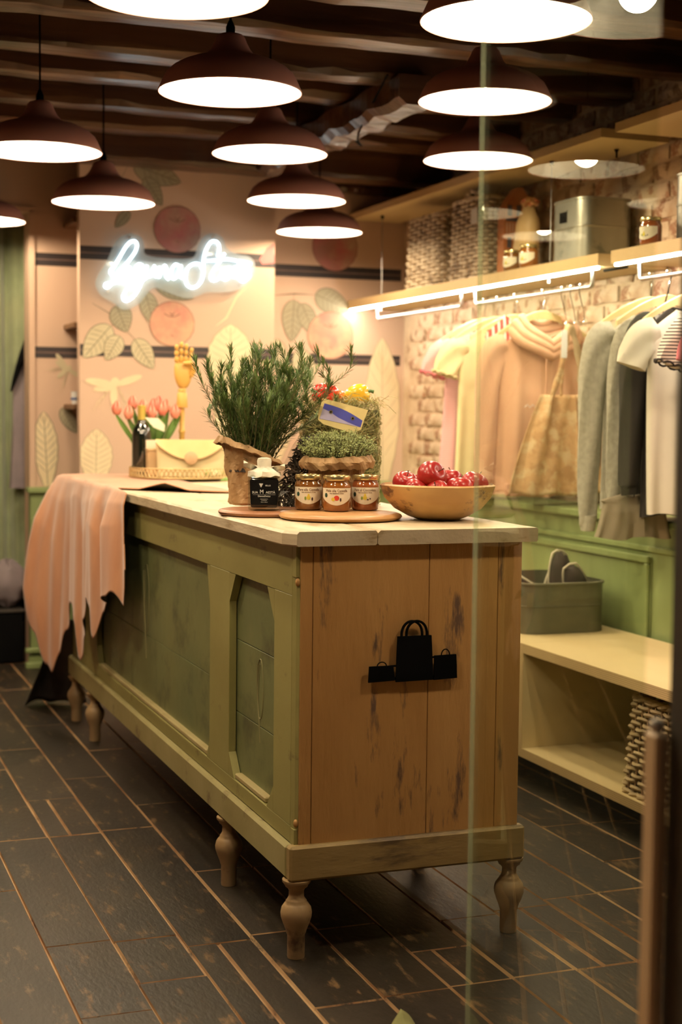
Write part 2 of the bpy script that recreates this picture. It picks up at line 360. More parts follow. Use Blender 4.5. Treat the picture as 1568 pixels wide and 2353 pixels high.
def leaf(B, T, w, y, par, fill, ink, feather=False, xclip=None):
    lay[0] += 1; off = .0018 + .00006 * lay[0]
    dx, dz = T[0] - B[0], T[1] - B[1]; l = sqrt(dx * dx + dz * dz); ux, uz = dx / l, dz / l
    def P(t, s):
        x = B[0] + ux * l * t - uz * s; z = B[1] + uz * l * t + ux * s
        if xclip: x = min(max(x, xclip[0]), xclip[1])
        return (x, z)
    def W(t): return w / 2 * (sin(pi * t ** .75) ** .75 if not feather else (sin(pi * min(1, (t + .12) / 1.12) ** 1.25) ** .7) * (1 + .04 * sin(t * 40)))
    ts = [k / 22 for k in range(23)]
    left = [P(t, W(t) if 0 < t < 1 else (W(.001) if feather and t == 0 else 0)) for t in ts]; right = [P(t, -W(t) if 0 < t < 1 else (-W(.001) if feather and t == 0 else 0)) for t in ts]
    mb = MB(); vs = []
    for a, b in zip(left, right): vs += [(a[0], y - off, a[1]), (b[0], y - off, b[1])]
    mb.add(vs, [(2 * i, 2 * i + 1, 2 * i + 3, 2 * i + 2) for i in range(22)], 0)
    lw = .0016
    stroke(left, y, lw, 1, mb, off + .00004); stroke(right, y, lw, 1, mb, off + .00004); stroke([P(t, 0) for t in ts[:-1]], y, lw, 1, mb, off + .00004)
    for k in range(1, 9 if feather else 6):
        t0 = .08 + k * (.095 if feather else .13)
        for sg in (1, -1):
            q = [P(t0 + .14 * u, sg * W(min(.99, t0 + .14 * u)) * .92 * u ** .9) for u in (0, .35, .7, 1) if t0 + .14 * u < .99]
            if len(q) > 2: stroke(q, y, lw * .7, 1, mb, off + .00004)
    mb.build('printed_leaf', [fill, ink], par)
def apple(cx, cz, r, y, par, fill, ink):
    lay[0] += 1; off = .0018 + .00006 * lay[0]; mb = MB()
    pts = [(cx + r * cos(2 * pi * k / 40) * (1 + .02 * sin(3 * k)), cz + r * .97 * sin(2 * pi * k / 40)) for k in range(40)]
    flat(pts, y, 0, mb, off); stroke(pts + pts[:1], y, .0016, 1, mb, off + .00004)
    stroke([(cx - .04 + .008 * k, cz + r * .45 - .016 * sin(pi * k / 10)) for k in range(11)], y, .0022, 1, mb, off + .00004)
    stroke([(cx - .012, cz + r * .48), (cx, cz + r * .36), (cx + .012, cz + r * .5)], y, .005, 1, mb, off + .00005)
    stroke([(cx - .006, cz - r * .5), (cx + .008, cz - r * .52)], y, .004, 1, mb, off + .00005)
    mb.build('printed_apple', [fill, ink], par)
def insect(cx, cz, s, ang, y, par, fill):
    lay[0] += 1; off = .0018 + .00006 * lay[0]; mb = MB()
    def T(x, z): return (cx + s * (x * cos(ang) - z * sin(ang)), cz + s * (x * sin(ang) + z * cos(ang)))
    def ell(x, z, a, b, th): return [T(x + a * cos(u) * cos(th) - b * sin(u) * sin(th), z + a * cos(u) * sin(th) + b * sin(u) * cos(th)) for u in [2 * pi * k / 16 for k in range(16)]]
    flat(ell(0, -.35, .17, .48, .08), y, 0, mb, off); flat(ell(0, .22, .2, .22, 0), y, 0, mb, off + .00001)
    flat(ell(.62, .38, .62, .17, .45), y, 0, mb, off + .00002); flat(ell(-.68, .12, .66, .18, -.05), y, 0, mb, off + .00003); flat(ell(-.5, -.12, .45, .14, .2), y, 0, mb, off + .00004)
    for sx in (-1, 1):
        for k in range(3): stroke([T(sx * .12, .1 - .1 * k), T(sx * (.4 + .15 * k), -.35 - .2 * k), T(sx * (.45 + .2 * k), -.8 - .2 * k)], y, .0016, 0, mb, off + .00001)
    mb.build('printed_insect', [fill], par)
cc = (1.279, 2.219)
for B, T, wd, st in (((1.527, 2.392), (1.755, 2.324), .115, 'g'), ((1.581, 2.336), (1.664, 2.212), .08, 'g'), ((1.509, 2.179), (1.443, 2.099), .05, 'g'), ((1.422, 1.645), (1.294, 1.494), .12, 'p'),
                     ((1.465, 1.599), (1.399, 1.485), .09, 'p'), ((1.534, 1.586), (1.626, 1.45), .095, 'p'), ((1.449, 1.741), (1.498, 1.618), .105, 'g'), ((1.582, 1.811), (1.632, 1.646), .085, 'g'), ((1.631, 1.866), (1.816, 1.787), .10, 'g')):
    leaf(B, T, wd, YC, wc, P_leaf if st == 'g' else P_pale, P_line, xclip=cc)
apple(1.738, 2.106, .112, YC, wc, P_appled, P_aline); apple(1.714, 1.663, .108, YC, wc, P_apple, P_aline)
mb = MB()
for s_ in ([(1.336, 1.746), (1.443, 1.687), (1.534, 1.586)], [(1.509, 2.402), (1.473, 2.329)], [(1.413, 1.633), (1.449, 1.664), (1.498, 1.624)]): stroke(s_, YC, .002, 0, mb, .0017)
stroke([(2.09, 1.86), (2.03, 1.80), (1.98, 1.70), (1.93, 1.66)], YC, .004, 1, mb, .0017)
flat([(2.217, 2.067), (2.18, 2.04), (2.144, 1.985), (2.157, 1.961), (2.218, 1.97)], YC, 2, mb, .0017)
mb.build('printed_stem', [P_line, P_cream, P_pink], wc)
for B, T, wd, y, xc in (((1.351, .90), (1.356, 1.166), .153, YC, cc), ((2.003, 1.348), (2.001, 1.67), .225, YC, cc), ((1.993, 1.12), (2.024, 1.53), .194, YC, cc)):
    leaf(B, T, wd, y, wc, P_cream, P_fline, True, xc)
insect(1.44, 1.36, .105, -.1, YC, wc, P_cream)
leaf((1.194, .88), (1.174, 1.244), .119, YR, wb, P_cream, P_line, True, (1.135, 1.40)); insect(1.285, 1.445, .07, -.9, YR, wb, P_pale)
leaf((1.262, 1.262), (1.335, 1.14), .07, YR, wb, P_leaf, P_line, False, (1.135, 1.40))
rc = (2.223, 3.05)
for B, T, wd, st in (((2.455, 1.83), (2.442, 1.614), .12, 'g'), ((2.495, 1.813), (2.571, 1.645), .095, 'g'), ((2.569, 1.862), (2.762, 1.787), .125, 'g'), ((2.351, 1.628), (2.401, 1.42), .102, 'p'), ((2.477, 1.577), (2.556, 1.39), .114, 'p'),
                     ((2.33, 2.10), (2.28, 2.20), .07, 'g')):
    leaf(B, T, wd, YR, wb, P_leaf if st == 'g' else P_pale, P_line, xclip=rc)
apple(2.656, 1.653, .125, YR, wb, P_apple, P_aline); apple(2.676, 2.108, .125, YR, wb, P_appled, P_aline)
leaf((2.957, .88), (2.945, 1.651), .20, YR, wb, P_cream, P_fline, True, rc); leaf((2.36, 1.0), (2.40, 1.42), .16, YR, wb, P_cream, P_fline, True, rc)
mb = MB(); stroke([(2.346, 1.848), (2.454, 1.86), (2.563, 1.859)], YR, .003, 0, mb, .0017); stroke([(2.454, 1.86), (2.452, 1.82)], YR, .002, 0, mb, .0017); mb.build('printed_stem', [P_line], wb)

# green wainscot along the back and right walls
def wains_back(name, x0, x1, ret):
    mb = MB().box(x0, x1, YR - .07, YR - .001, .0, .85)
    o = struct(mb.build(name, M_green))
    e = .015 if ret else 0
    MB().box(x0 - e, x1, YR - .10, YR - .001, .851, .877, b=.004).build('cap_moulding', M_green, o)
    MB().box(x0 - e, x1, YR - .085, YR - .0705, .0, .06, b=.003).box(x0 - e * 2, x1, YR - .11, YR - .071, 0, .03, b=.004).box(x0 - e * 2, x1, YR - .105, YR - .071, .075, .10, b=.005).build('base_moulding', M_green, o)
    k = x0 + .09
    while k < x1 - .1:
        e2 = min(k + .55, x1 - .03)
        MB().box(k, e2, YR - .078, YR - .0705, .20, .78, b=.003).build('raised_panel', M_green, o)
        MB().box(k, e2, YR - .088, YR - .079, .20, .225, b=.003).box(k, e2, YR - .088, YR - .079, .755, .78, b=.003).box(k, k + .025, YR - .088, YR - .079, .226, .754, b=.003).box(e2 - .025, e2, YR - .088, YR - .079, .226, .754, b=.003).build('panel_moulding', M_green, o)
        k = e2 + .11
wains_back('trim_1', 1.10, 1.449, True); wains_back('trim_2', 2.222, XW - .001, False)
wr = struct(MB().box(XW, XR - .02, 1.6, YR - .001, 0, .87).build('trim_3', M_green))
MB().box(XW - .03, XR - .02, 1.6, YR - .001, .871, .897, b=.004).build('cap_moulding', M_green, wr)
MB().box(XW - .012, XW - .001, 1.6, YR - .10, .78, .80, b=.003).build('rail_moulding', M_green, wr)
MB().box(XW - .02, XW - .001, 1.6, YR - .10, 0, .10, b=.004).build('base_moulding', M_green, wr)
k = 1.7
for y0, y1 in ((1.75, 3.25), (3.45, 4.28), (4.46, 5.55), (5.75, 6.95)):
    MB().box(XW - .006, XW - .001, y0, y1, .14, .765, b=.002).build('raised_panel', M_green, wr)
    q = XW - .022
    MB().box(q, XW - .007, y0, y1, .14, .165, b=.004).box(q, XW - .007, y0, y1, .74, .765, b=.004).box(q, XW - .007, y0, y0 + .025, .166, .739, b=.004).box(q, XW - .007, y1 - .025, y1, .166, .739, b=.004).build('panel_moulding', M_green, wr)

# right brick wall, limewashed
wrt = struct(MB().box(XR, XR + .25, 1.0, YR + .14, 0, 2.75).build('wall_right', M_mort))
def brick_mesh(k):
    rr = random.Random(50 + k); L_, H_ = .205, .058; b = MB()
    nu, nv = 5, 2
    fr = [(-.5 * L_ + L_ * i / nu, -.5 * H_ + H_ * j / nv) for j in range(nv + 1) for i in range(nu + 1)]
    vs = []
    for (y, z) in fr:
        edge = abs(abs(y) - .5 * L_) < 1e-6 or abs(abs(z) - .5 * H_) < 1e-6
        vs.append((-(.006 if edge else .014) + rr.uniform(-.004, .004), y + rr.uniform(-.004, .004), z + rr.uniform(-.003, .003)))
    b.add(vs, [(j * (nu + 1) + i, (j + 1) * (nu + 1) + i, (j + 1) * (nu + 1) + i + 1, j * (nu + 1) + i + 1) for j in range(nv) for i in range(nu)])
    rim = [i for i in range(nu + 1)] + [(nu + 1) * j + nu for j in range(1, nv + 1)] + [(nu + 1) * nv + i for i in range(nu - 1, -1, -1)] + [(nu + 1) * j for j in range(nv - 1, 0, -1)]
    o = len(b.v); b.v += [(.01, b.v[i][1], b.v[i][2]) for i in rim]; n = len(rim)
    for i in range(n): b.f.append((rim[i], rim[(i + 1) % n], o + (i + 1) % n, o + i)); b.m.append(0)
    return b
brick_objs = []
for k in range(9):
    o = brick_mesh(k).build('brick', M_bricks[(0, 0, 1, 0, 0, 2, 0, 1, 0)[k]], wrt, True); o.location = (0, 0, -10); brick_objs.append(o)
used = set(); nb_ = 0; far_stuff = MB()
bm_src = [brick_mesh(k) for k in range(9)]
rows = int((2.62 - .90) / .072)
cand = []
for r_ in range(rows):
    z = .935 + r_ * .072; y = 3.35 + (.11 if r_ % 2 else 0)
    while y < YR - .10:
        ln = R.uniform(.9, 1.08); cand.append((y, z, ln)); y += .222
cand2 = [c for c in cand if c[1] < 1.80 or (1.83 < c[1] < 2.25 and 3.9 < c[0] < 5.7)]
cand2.sort(key=lambda c: -(1 / c[0]) if c[1] < 1.8 else 0)
sel = set(id(c) for c in sorted(cand, key=lambda c: (0 if c[1] < 1.80 and c[0] > 3.75 else 1 if 1.83 < c[1] < 2.25 and 4.0 < c[0] < 5.8 else 2, c[0]))[:295])
for c in cand:
    y, z, ln = c; k = R.randrange(9)
    if id(c) in sel:
        if k not in used: o = brick_objs[k]; used.add(k)
        else: o = brick_objs[k].copy(); COL.objects.link(o); o.parent = wrt
        o.location = (XR, y, z); o.scale = (R.uniform(.8, 1.4), ln, 1); o.rotation_euler = (R.uniform(-.02, .02), 0, R.uniform(-.02, .02))
    else: far_stuff.add([(XR + v[0], y + v[1] * ln, z + v[2]) for v in bm_src[k].v], bm_src[k].f, 0)
far_stuff.build('bricks_beyond_count', M_bricks[2], wrt, kind='stuff')

# ceiling and beams
ce = struct(MB().box(-2.8, 3.4, .6, 9.1, 2.72, 2.85).build('ceiling', M_ceil))
def beam(y, z0, z1, wd, x0=-2.59, x1=3.05, par=ce, name='beam'):
    n = 60; rings = []; ph = R.uniform(0, 9)
    for i in range(n + 1):
        x = x0 + (x1 - x0) * i / n; dz = .005 * sin(x * 1.7 + ph) + R.uniform(-.003, .003); dy = .012 * sin(x * 1.3 + ph * 2) + R.uniform(-.003, .003)
        a, b = y - wd / 2 + dy, y + wd / 2 + dy; e = .018 + R.uniform(-.008, .008)
        rings.append([(x, a + e, z0 + dz), (x, a + .004, z0 + dz + e), (x, a, z1), (x, b, z1), (x, b - .004, z0 + dz + e), (x, b - e, z0 + dz), (x, y, z0 + dz - .003)][::-1])
    return MB().loft(rings).build(name, M_beam, par, False)
for i, y in enumerate((2.7, 3.28, 3.72, 4.18, 4.62, 5.12, 5.58, 6.05, 6.45, 8.0)):
    beam(y, 2.46 + R.uniform(-.01, .01), 2.72, .15)
beam(6.80, 2.37, 2.72, .20); beam(7.25, 2.38, 2.72, .12, 2.222, 3.05); beam(7.6, 2.4, 2.72, .14)
tb = MB(); rings = []
for i in range(31):
    y = 4.95 + 1.75 * i / 30; cx = 2.12 + .01 * sin(i * .9) ; dz = .006 * sin(i * 1.7) + R.uniform(-.003, .003); h = .075
    rings.append([(cx - h, y, 2.45), (cx - h, y, 2.37 + dz), (cx - h + .03, y, 2.345 + dz), (cx + h - .03, y, 2.345 - dz), (cx + h, y, 2.37 - dz), (cx + h, y, 2.45)])
tb.loft(rings).build('trimmer_beam', M_beam, ce)
MB().tube(bez([(2.0, 4.95, 2.44), (2.07, 5.35, 2.36), (2.10, 5.5, 2.32), (2.19, 5.7, 2.33), (2.21, 5.95, 2.44)], 6), .004, 6).build('cable', M_blk, ce, True)

# door opening at the far left with its green curtain and a coat behind the wall edge
MB().box(1.105, 1.1325, YR - .012, YR + .15, 0, 2.205).box(.05, 1.1325, YR - .012, YR + .15, 2.20, 2.225).build('door_1', M_wallp)
struct(bpy.data.objects['door_1'])
M_curt = pm('green_velvet_curtain', (.32, .36, .20), (.23, .27, .14), 7, .8, .4, sheen=.5, c3=(.32, .34, .18), s3=3, lo3=.5, hi3=.7)
def curt(u, v):
    x = .35 + .80 * u; a = u * 38; return (x, 7.62 + .035 * sin(a) + .012 * sin(a * 2.3 + v * 2), .285 + 1.95 * v + .012 * sin(u * 9))
cu = MB().grid(curt, 110, 14).build('curtain', M_curt, None, True); cu.modifiers.new('s', 'SOLIDIFY').thickness = .004
tag(cu, 'green velvet curtain hanging in the doorway at the far left', 'curtain')
M_coat = pm('mauve_grey_wool', (.26, .21, .22), (.22, .18, .19), 14, .9, .4)
ct = thing('robe', 'mauve grey robe hanging half behind the wall edge beside the curtain', 'robe', (1.13, 7.53, .86))
rings = []
for k in range(17):
    t = k / 16; z = .86 + .74 * t; hw = (.115 - .02 * t) if t < .75 else (.095 - .07 * ((t - .75) / .25) ** 1.5)
    rings.append([(1.155 + hw * cos(a) * (1 + .06 * sin(3 * a + 4 * t)), 7.53 + .03 * sin(a) + .008 * sin(5 * a), z) for a in [2 * pi * j / 24 for j in range(24)]])
MB().loft(rings).build('body', M_coat, ct, True)
MB().tube([(1.14, 7.50, 1.60), (1.10, 7.49, 1.52), (1.06, 7.49, 1.40), (1.043, 7.49, 1.34)], [.03, .02, .012, .005], 8).build('collar_strap', M_blk, ct, True, label='black strap across the shoulder')
MB().tube([(1.15, 7.53, 1.58), (1.15, 7.53, 1.70), (1.15, 7.60, 1.74)], .004, 6).build('loop', M_blk, ct)
bg = MB().ball((1.02, 7.5, .37), .10, 18, 10, 0, (.9, .7, 1.1), lambda a, t: 1 + .12 * sin(5 * a + 3 * t) + .07 * sin(9 * t)).build('cloth_bundle', M_coat, None, True)
bg.location = (0, 0, .02); tag(bg, 'crumpled grey cloth bundle on the dark box beneath the green curtain', 'cloth')
bx_ = thing('low_box', 'dark low box on the floor beneath the green curtain', 'box', (.85, 7.58, 0))
MB().box(.55, 1.09, 7.42, 7.70, .0, .25, b=.006).build('body', M_blk, bx_); MB().box(.54, 1.10, 7.41, 7.71, .251, .262, b=.003).build('lid', M_cloth_d, bx_)

# niche shelves beside the chimney breast
M_dwood = pm('dark_walnut', (.20, .10, .045), (.14, .07, .03), 6, .5, stretch=(.3, 2, 1))
for z, l in ((2.13, 'highest dark wooden shelf in the narrow niche beside the chimney breast'), (1.64, 'middle dark wooden shelf in the narrow niche beside the chimney breast'), (1.255, 'lowest dark wooden shelf in the narrow niche, carrying a small cup')):
    o = MB().box(1.272, 1.449, YR - .26, YR - .001, z, z + .025, b=.003).build('niche_shelf', M_dwood); tag(o, l, 'shelf', 'dark shelves in the niche')
cp_ = thing('cup', 'small white cup with a blue mark on the lowest niche shelf', 'cup', (1.294, YR - .20, 1.2805))
MB().lathe([(.001, 1.281), (.018, 1.281), (.022, 1.335), (.024, 1.34), (.021, 1.34), (.017, 1.29), (.001, 1.286)], 1.294, YR - .20, 20, cap=False).build('body', M_white, cp_, True)
MB().lathe([(.0226, 1.300), (.0230, 1.310)], 1.294, YR - .20, 20, cap=False).build('printed_mark', pm('blue_print', (.05, .09, .25)), cp_, True)

# ------------------------------------------------------------------ counter
ct = thing('shop_counter', 'old painted shop counter with mustard end, green panelled side and turned legs', 'counter', (1.36, 4.57, 0))
X0, X1, Y0, Y1 = 1.073, 1.640, 3.164, 5.975
# worktop: two long boards with worn edges
def board(x0, x1, y0, y1, z0, z1, mats, name, par, n=70, ch=False):
    rings = []
    for i in range(n + 1):
        y = y0 + (y1 - y0) * i / n; j = lambda a: R.uniform(-a, a); q = .0035; c = .022 * max(0, 1 - (y - y0) / .03) if ch else 0
        rings.append([(x0 + c + j(.0006), y, z0 + q), (x0 + c + q, y, z0), (x1 - q, y, z0), (x1 + j(.0004), y, z0 + q), (x1 + j(.0004), y, z1 - q), (x1 - q, y, z1 + j(.0003)), (x0 + c + q + .003, y, z1 + j(.0003)), (x0 + c + j(.0014), y, z1 - q - .002)][::-1])
    return MB().loft(rings).build(name, mats, par, False)
board(1.042, 1.257, 3.138, 6.01, .9515, .985, M_top, 'top_board', ct, ch=True); board(1.2595, 1.668, 3.138, 6.01, .9515, .985, M_top, 'top_board', ct)
# end boards
for a, b in ((1.083, 1.112), (1.1135, 1.399), (1.4005, 1.577), (1.5785, X1)):
    MB().box(a, b, Y0, Y0 + .018, .264, .951, b=.0012).build('end_board', M_end, ct)
# corner post with stopped chamfer
MB().box(X0, 1.0825, Y0 + .004, Y0 + .03, .264, .30).box(X0, 1.0825, Y0 + .004, Y0 + .03, .88, .951).loft([[(1.0825, Y0 + .002, z), (X0 + .004, Y0 + .012, z), (X0 + .0005, Y0 + .03, z), (1.0825, Y0 + .03, z)] for z in (.30, .88)]).build('corner_post', M_oliv, ct)
for z_ in (.315, .868): MB().ball((1.078, Y0 + .006, z_), .006, 10, 6, 0, (1, 1, 1.6)).build('chamfer_stop', M_end, ct, True)
# long side: rails, stiles, chamfer blocks
fx0, fx1 = X0, X0 + .02
def sbox(y0, y1, z0, z1, nm, mat=M_oliv, a=fx0, b=fx1, bv=.001): return MB().box(a, b, y0, y1, z0, z1, b=bv).build(nm, mat, ct)
sbox(Y0 + .031, Y1, .836, .951, 'top_rail'); sbox(Y0 + .031, Y1, .264, .303, 'bottom_rail')
for a, b in ((Y0 + .031, 3.325), (3.705, 3.895), (5.47, Y1)): sbox(a, b, .3035, .8355, 'stile')
def corner_block(y, z, sy, sz, L1=.045, H1=.075):
    MB().add([(fx0, y, z), (fx0, y + sy * L1, z), (fx0, y, z + sz * H1), (fx1, y, z), (fx1, y + sy * L1, z), (fx1, y, z + sz * H1)],
             [(0, 1, 2), (3, 5, 4), (0, 3, 4, 1), (1, 4, 5, 2), (2, 5, 3, 0)]).build('corner_block', M_oliv, ct)
for y, s in ((3.3255, 1), (3.7045, -1)):
    corner_block(y, .304, s, 1, .05, .06); corner_block(y, .835, s, -1, .055, .075)
corner_block(3.8955, .835, 1, -1, .03, .11); corner_block(3.8955, .304, 1, 1, .025, .05); corner_block(5.4695, .835, -1, -1); corner_block(5.4695, .304, -1, 1)
px0 = fx0 + .014; px1 = fx1 + .012
for a, b in ((.300, .470), (.4715, .66), (.6615, .84)): sbox(3.32, 3.71, a, b, 'panel_board', M_pan, px0 + .008, px1 + .01)
for a, b in ((.300, .52), (.5215, .84)): sbox(3.89, 5.475, a, b, 'panel_board', M_pan, px0 + .008, px1 + .01)
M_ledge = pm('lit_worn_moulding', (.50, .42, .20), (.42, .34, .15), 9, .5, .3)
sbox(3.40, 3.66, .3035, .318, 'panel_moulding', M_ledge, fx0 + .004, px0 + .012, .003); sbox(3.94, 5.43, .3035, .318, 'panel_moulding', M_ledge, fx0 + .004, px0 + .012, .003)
# faint painted ribbon motifs
mo = MB()
def motif(y, z0, s):
    for k in range(5):
        q = [(px0 + .0077, y + s * (.25 * sin(t * 3 + k * .4) * (1 - t * .2) + .05 * k) * .1, z0 + s * (.30 - t * .26)) for t in [i / 14 for i in range(15)]]
        mo.tube(q, .0009, 4)
    mo.tube([(px0 + .0077, y + s * .035 * sin(t * 2 * pi), z0 + s * (.22 + .10 * cos(t * 2 * pi))) for t in [i / 24 for i in range(25)]], .0016, 4)
for a_ in ((3.50, .40, .75), (4.75, .40, 1.1)):
    mo = MB(); motif(*a_); mo.build('painted_motif', pm('faded_yellow_line_paint', (.27, .25, .11), None, 9, .6), ct, kind='stuff')
# back side and far end
MB().box(X1 - .018, X1, Y0 + .0185, Y1 - .02, .264, .951).build('back_panel', M_oliv, ct); MB().box(X0, X1, Y1 - .018, Y1, .264, .951).build('far_panel', M_oliv, ct)
MB().box(X0 + .03, X1 - .02, Y0 + .02, Y1 - .02, .264, .28).build('bottom_board', M_oliv, ct)
M_plf = pm('plinth_front_paint', (.42, .30, .12), (.34, .235, .085), 6, .5, .5, stretch=(.5, 1, 2), c3=(.15, .10, .05), s3=6, lo3=.55, hi3=.66, st3=(.6, 2, 3), bscale=22)
M_leg = pm('leg_paint', (.50, .34, .17), (.40, .26, .12), 7, .45, .3, c3=(.16, .10, .06), s3=9, lo3=.60, hi3=.70)
# plinth moulding: front and sides, with mitred lengths
MB().box(1.058, 1.655, 3.149, 3.180, .184, .266, b=.006).build('plinth_rail', M_plf, ct)
M_pl = pm('plinth_paint', (.42, .37, .165), (.35, .30, .12), 5, .5, .4, c3=(.20, .15, .07), s3=8, lo3=.60, hi3=.7, bscale=20)
for a, b in ((1.058, 1.09), (1.623, 1.655)): MB().box(a, b, 3.1805, 5.99, .184, .262, b=.006).build('plinth_rail', M_pl, ct)
MB().box(1.0905, 1.6225, 5.96, 5.99, .184, .262, b=.004).build('plinth_rail', M_pl, ct)
prof = [(.001, 0), (.0195, 0), (.0205, .004), (.0205, .054), (.0225, .058), (.0235, .062), (.0245, .066), (.031, .082), (.0355, .096), (.0365, .106), (.034, .118), (.028, .127), (.0245, .130), (.0245, .133), (.0215, .137), (.018, .143), (.0175, .157), (.0205, .163), (.026, .167), (.027, .171), (.030, .174), (.033, .178), (.033, .1835)]
for (x, y) in ((1.084, 3.178), (1.084, 3.735), (1.084, 5.564), (1.084, 6.0 - .05), (1.628, 3.178), (1.628, 3.735), (1.628, 5.564), (1.628, 5.95)):
    MB().lathe(prof, x, y, 28).build('leg', M_leg, ct, True)

# black bag-shaped sign on the end of the counter
bs = thing('bag_sign', 'black metal sign of three shopping bag silhouettes on the counter end', 'sign', (1.356, 3.152, .632))
for q, sc_ in (([(1.315, .738), (1.400, .7375), (1.406, .633), (1.312, .632)], 1), ([(1.246, .671), (1.305, .671), (1.309, .636), (1.244, .634)], .4), ([(1.409, .689), (1.464, .690), (1.467, .634), (1.408, .632)], .5)):
    MB().prism(q, 3.147, 3.152).build('bag_silhouette', M_blk, bs)
MB().box(1.30, 1.32, 3.152, 3.1545, .667, .671).box(1.40, 1.412, 3.152, 3.1545, .683, .687).box(1.26, 1.45, 3.152, 3.1638, .636, .640).build('back_bar', M_blk, bs)
hn = MB()
for dx in (-.006, .006): hn.tube([(1.357 + dx + .026 * cos(t), 3.1495, .737 + .035 * sin(t) ** .8) for t in [pi * k / 16 for k in range(17)]], .0032, 6)
hn.build('bag_handle', M_blk, bs, True)
MB().tube([(1.277 + .0115 * cos(t), 3.1495, .670 + .010 * sin(t)) for t in [pi * k / 10 for k in range(11)]], .0014, 6).build('bag_handle', M_blk, bs, True)
MB().tube([(1.437 + .0105 * cos(t), 3.1495, .689 + .014 * sin(t)) for t in [pi * k / 10 for k in range(11)]], .0014, 6).build('bag_handle', M_blk, bs, True)

# ------------------------------------------------------------------ pendant lamps
LPX = []
def make_lamp(n_):
    l = thing('pendant_lamp', 'x', 'lamp', (0, 0, 0), group='terracotta pendant lamps')
    pr = [(.2, 0), (.2005, .004), (.186, .036), (.178, .050), (.160, .066), (.140, .077), (.115, .087), (.090, .093), (.078, .097), (.066, .106), (.056, .118), (.046, .137), (.041, .150), (.034, .158), (.018, .163), (.006, .164)]
    MB().lathe(pr, n=56, cap=False).build('shade', M_shade, l, True, local=True)
    inn = [(.1985, .0005), (.184, .034), (.176, .0475), (.158, .0635), (.138, .0745), (.113, .0845), (.088, .0905), (.076, .0945), (.06, .104), (.04, .12), (.001, .125)]
    MB().lathe(inn[::-1], n=56, cap=False).build('shade_lining', M_white, l, True, local=True)
    MB().lathe([(.1985, .0005), (.2, -.001), (.2015, .001), (.2008, .004)], n=56, cap=False).build('rim', M_shade, l, True, local=True)
    MB().lathe([(.001, .1635), (.013, .164), (.013, .180), (.008, .192), (.004, .20)], n=14).build('cord_grip', M_blk, l, True, local=True)
    MB().lathe([(.001, .098), (.020, .098), (.020, .1205), (.001, .1205)], n=16).build('bulb_socket', M_white, l, True, local=True)
    return l
LAMPS = [(.80, 3.20, 2.145, 'pendant lamp cut by the top edge, nearest on the left'), (1.585, 3.19, 2.165, 'largest whole lamp opening at top right, nearest the door'),
         (1.175, 4.08, 2.14, 'pendant lamp above the left part of the counter, with cord grip showing'), (1.98, 4.117, 2.187, 'second pendant lamp down in the right-hand column'),
         (.787, 4.962, 2.09, 'pendant lamp touching the left edge of the picture, above the sign'), (1.59, 5.02, 2.146, 'second pendant lamp down in the middle column'),
         (2.395, 5.03, 2.18, 'lowest pendant lamp of the right-hand column, beside the high shelf'), (1.174, 5.854, 2.06, 'pendant lamp hanging just before the neon sign on the left'),
         (1.957, 5.815, 2.108, 'third pendant lamp down in the middle column'), (2.343, 6.624, 2.09, 'farthest pendant lamp, next to the wall niche at the right'),
         (.84, 7.0, 2.105, 'pendant lamp peeping in at the left edge before the curtain'),
         (.33, 4.06, 2.14, 'pendant lamp outside the picture, left of the counter front'), (.36, 5.85, 2.10, 'pendant lamp outside the picture, left of the counter end'),
         (-.02, 4.96, 2.12, 'pendant lamp outside the picture, in the far left aisle'), (0.0, 3.20, 2.14, 'pendant lamp outside the picture, near the left of the entrance'), (.36, 2.30, 2.15, 'pendant lamp over the entrance, nearest the left'), (1.98, 2.30, 2.15, 'pendant lamp over the entrance, right of the door')]
l0 = make_lamp(0); all_l = [l0] + [dup(l0) for _ in LAMPS[1:]]
for (x, y, z, lb), l in zip(LAMPS, all_l):
    l.location = (x, y, z)
    l['label'] = lb
    top = 2.46 if y > 6.9 else 2.70
    cord = MB().tube([(0, 0, .195), (0, 0, top + .02 - z)], .0035, 6).build('cord', M_blk, l, True, local=True)
    MB().lathe([(.001, 0), (.04, 0), (.035, .02), (.001, .02)], n=16).build('ceiling_rose', M_blk, l, True, local=True).location = (0, 0, top - .02 - z)
    ld = bpy.data.lights.new('bulb', 'POINT'); ld.energy = LAMP_W; ld.color = (1, .80, .54); ld.shadow_soft_size = .045
    lo = bpy.data.objects.new('bulb', ld); COL.objects.link(lo); lo.parent = l; lo.location = (0, 0, .055)

# ------------------------------------------------------------------ neon sign
ns = thing('neon_sign', 'white script neon sign on a clear backing on the chimney breast', 'sign', (1.73, 6.90, 1.85))
back = [(1.505, 2.072), (1.555, 2.058), (1.571, 2.016), (1.571, 1.984), (1.604, 1.969), (1.682, 1.965), (1.771, 1.966), (1.811, 1.979), (1.827, 2.023), (1.85, 2.068), (1.895, 2.092), (1.946, 2.075), (1.969, 2.025), (2.021, 2.0), (2.079, 1.991), (2.108, 1.96), (2.102, 1.91), (2.074, 1.865), (2.011, 1.826), (1.93, 1.815), (1.873, 1.813), (1.828, 1.795), (1.783, 1.782), (1.716, 1.796), (1.627, 1.825), (1.588, 1.802), (1.544, 1.747), (1.478, 1.718), (1.429, 1.748), (1.37, 1.778), (1.345, 1.825), (1.354, 1.868), (1.397, 1.939), (1.429, 2.014), (1.462, 2.053)]
sm = [(p.x, p.z) for p in bez([(x, 0, z) for x, z in back + back[:1]], 3)[:-1]]
MB().prism(sm, 6.878, 6.884).build('backing_plate', M_acr, ns)
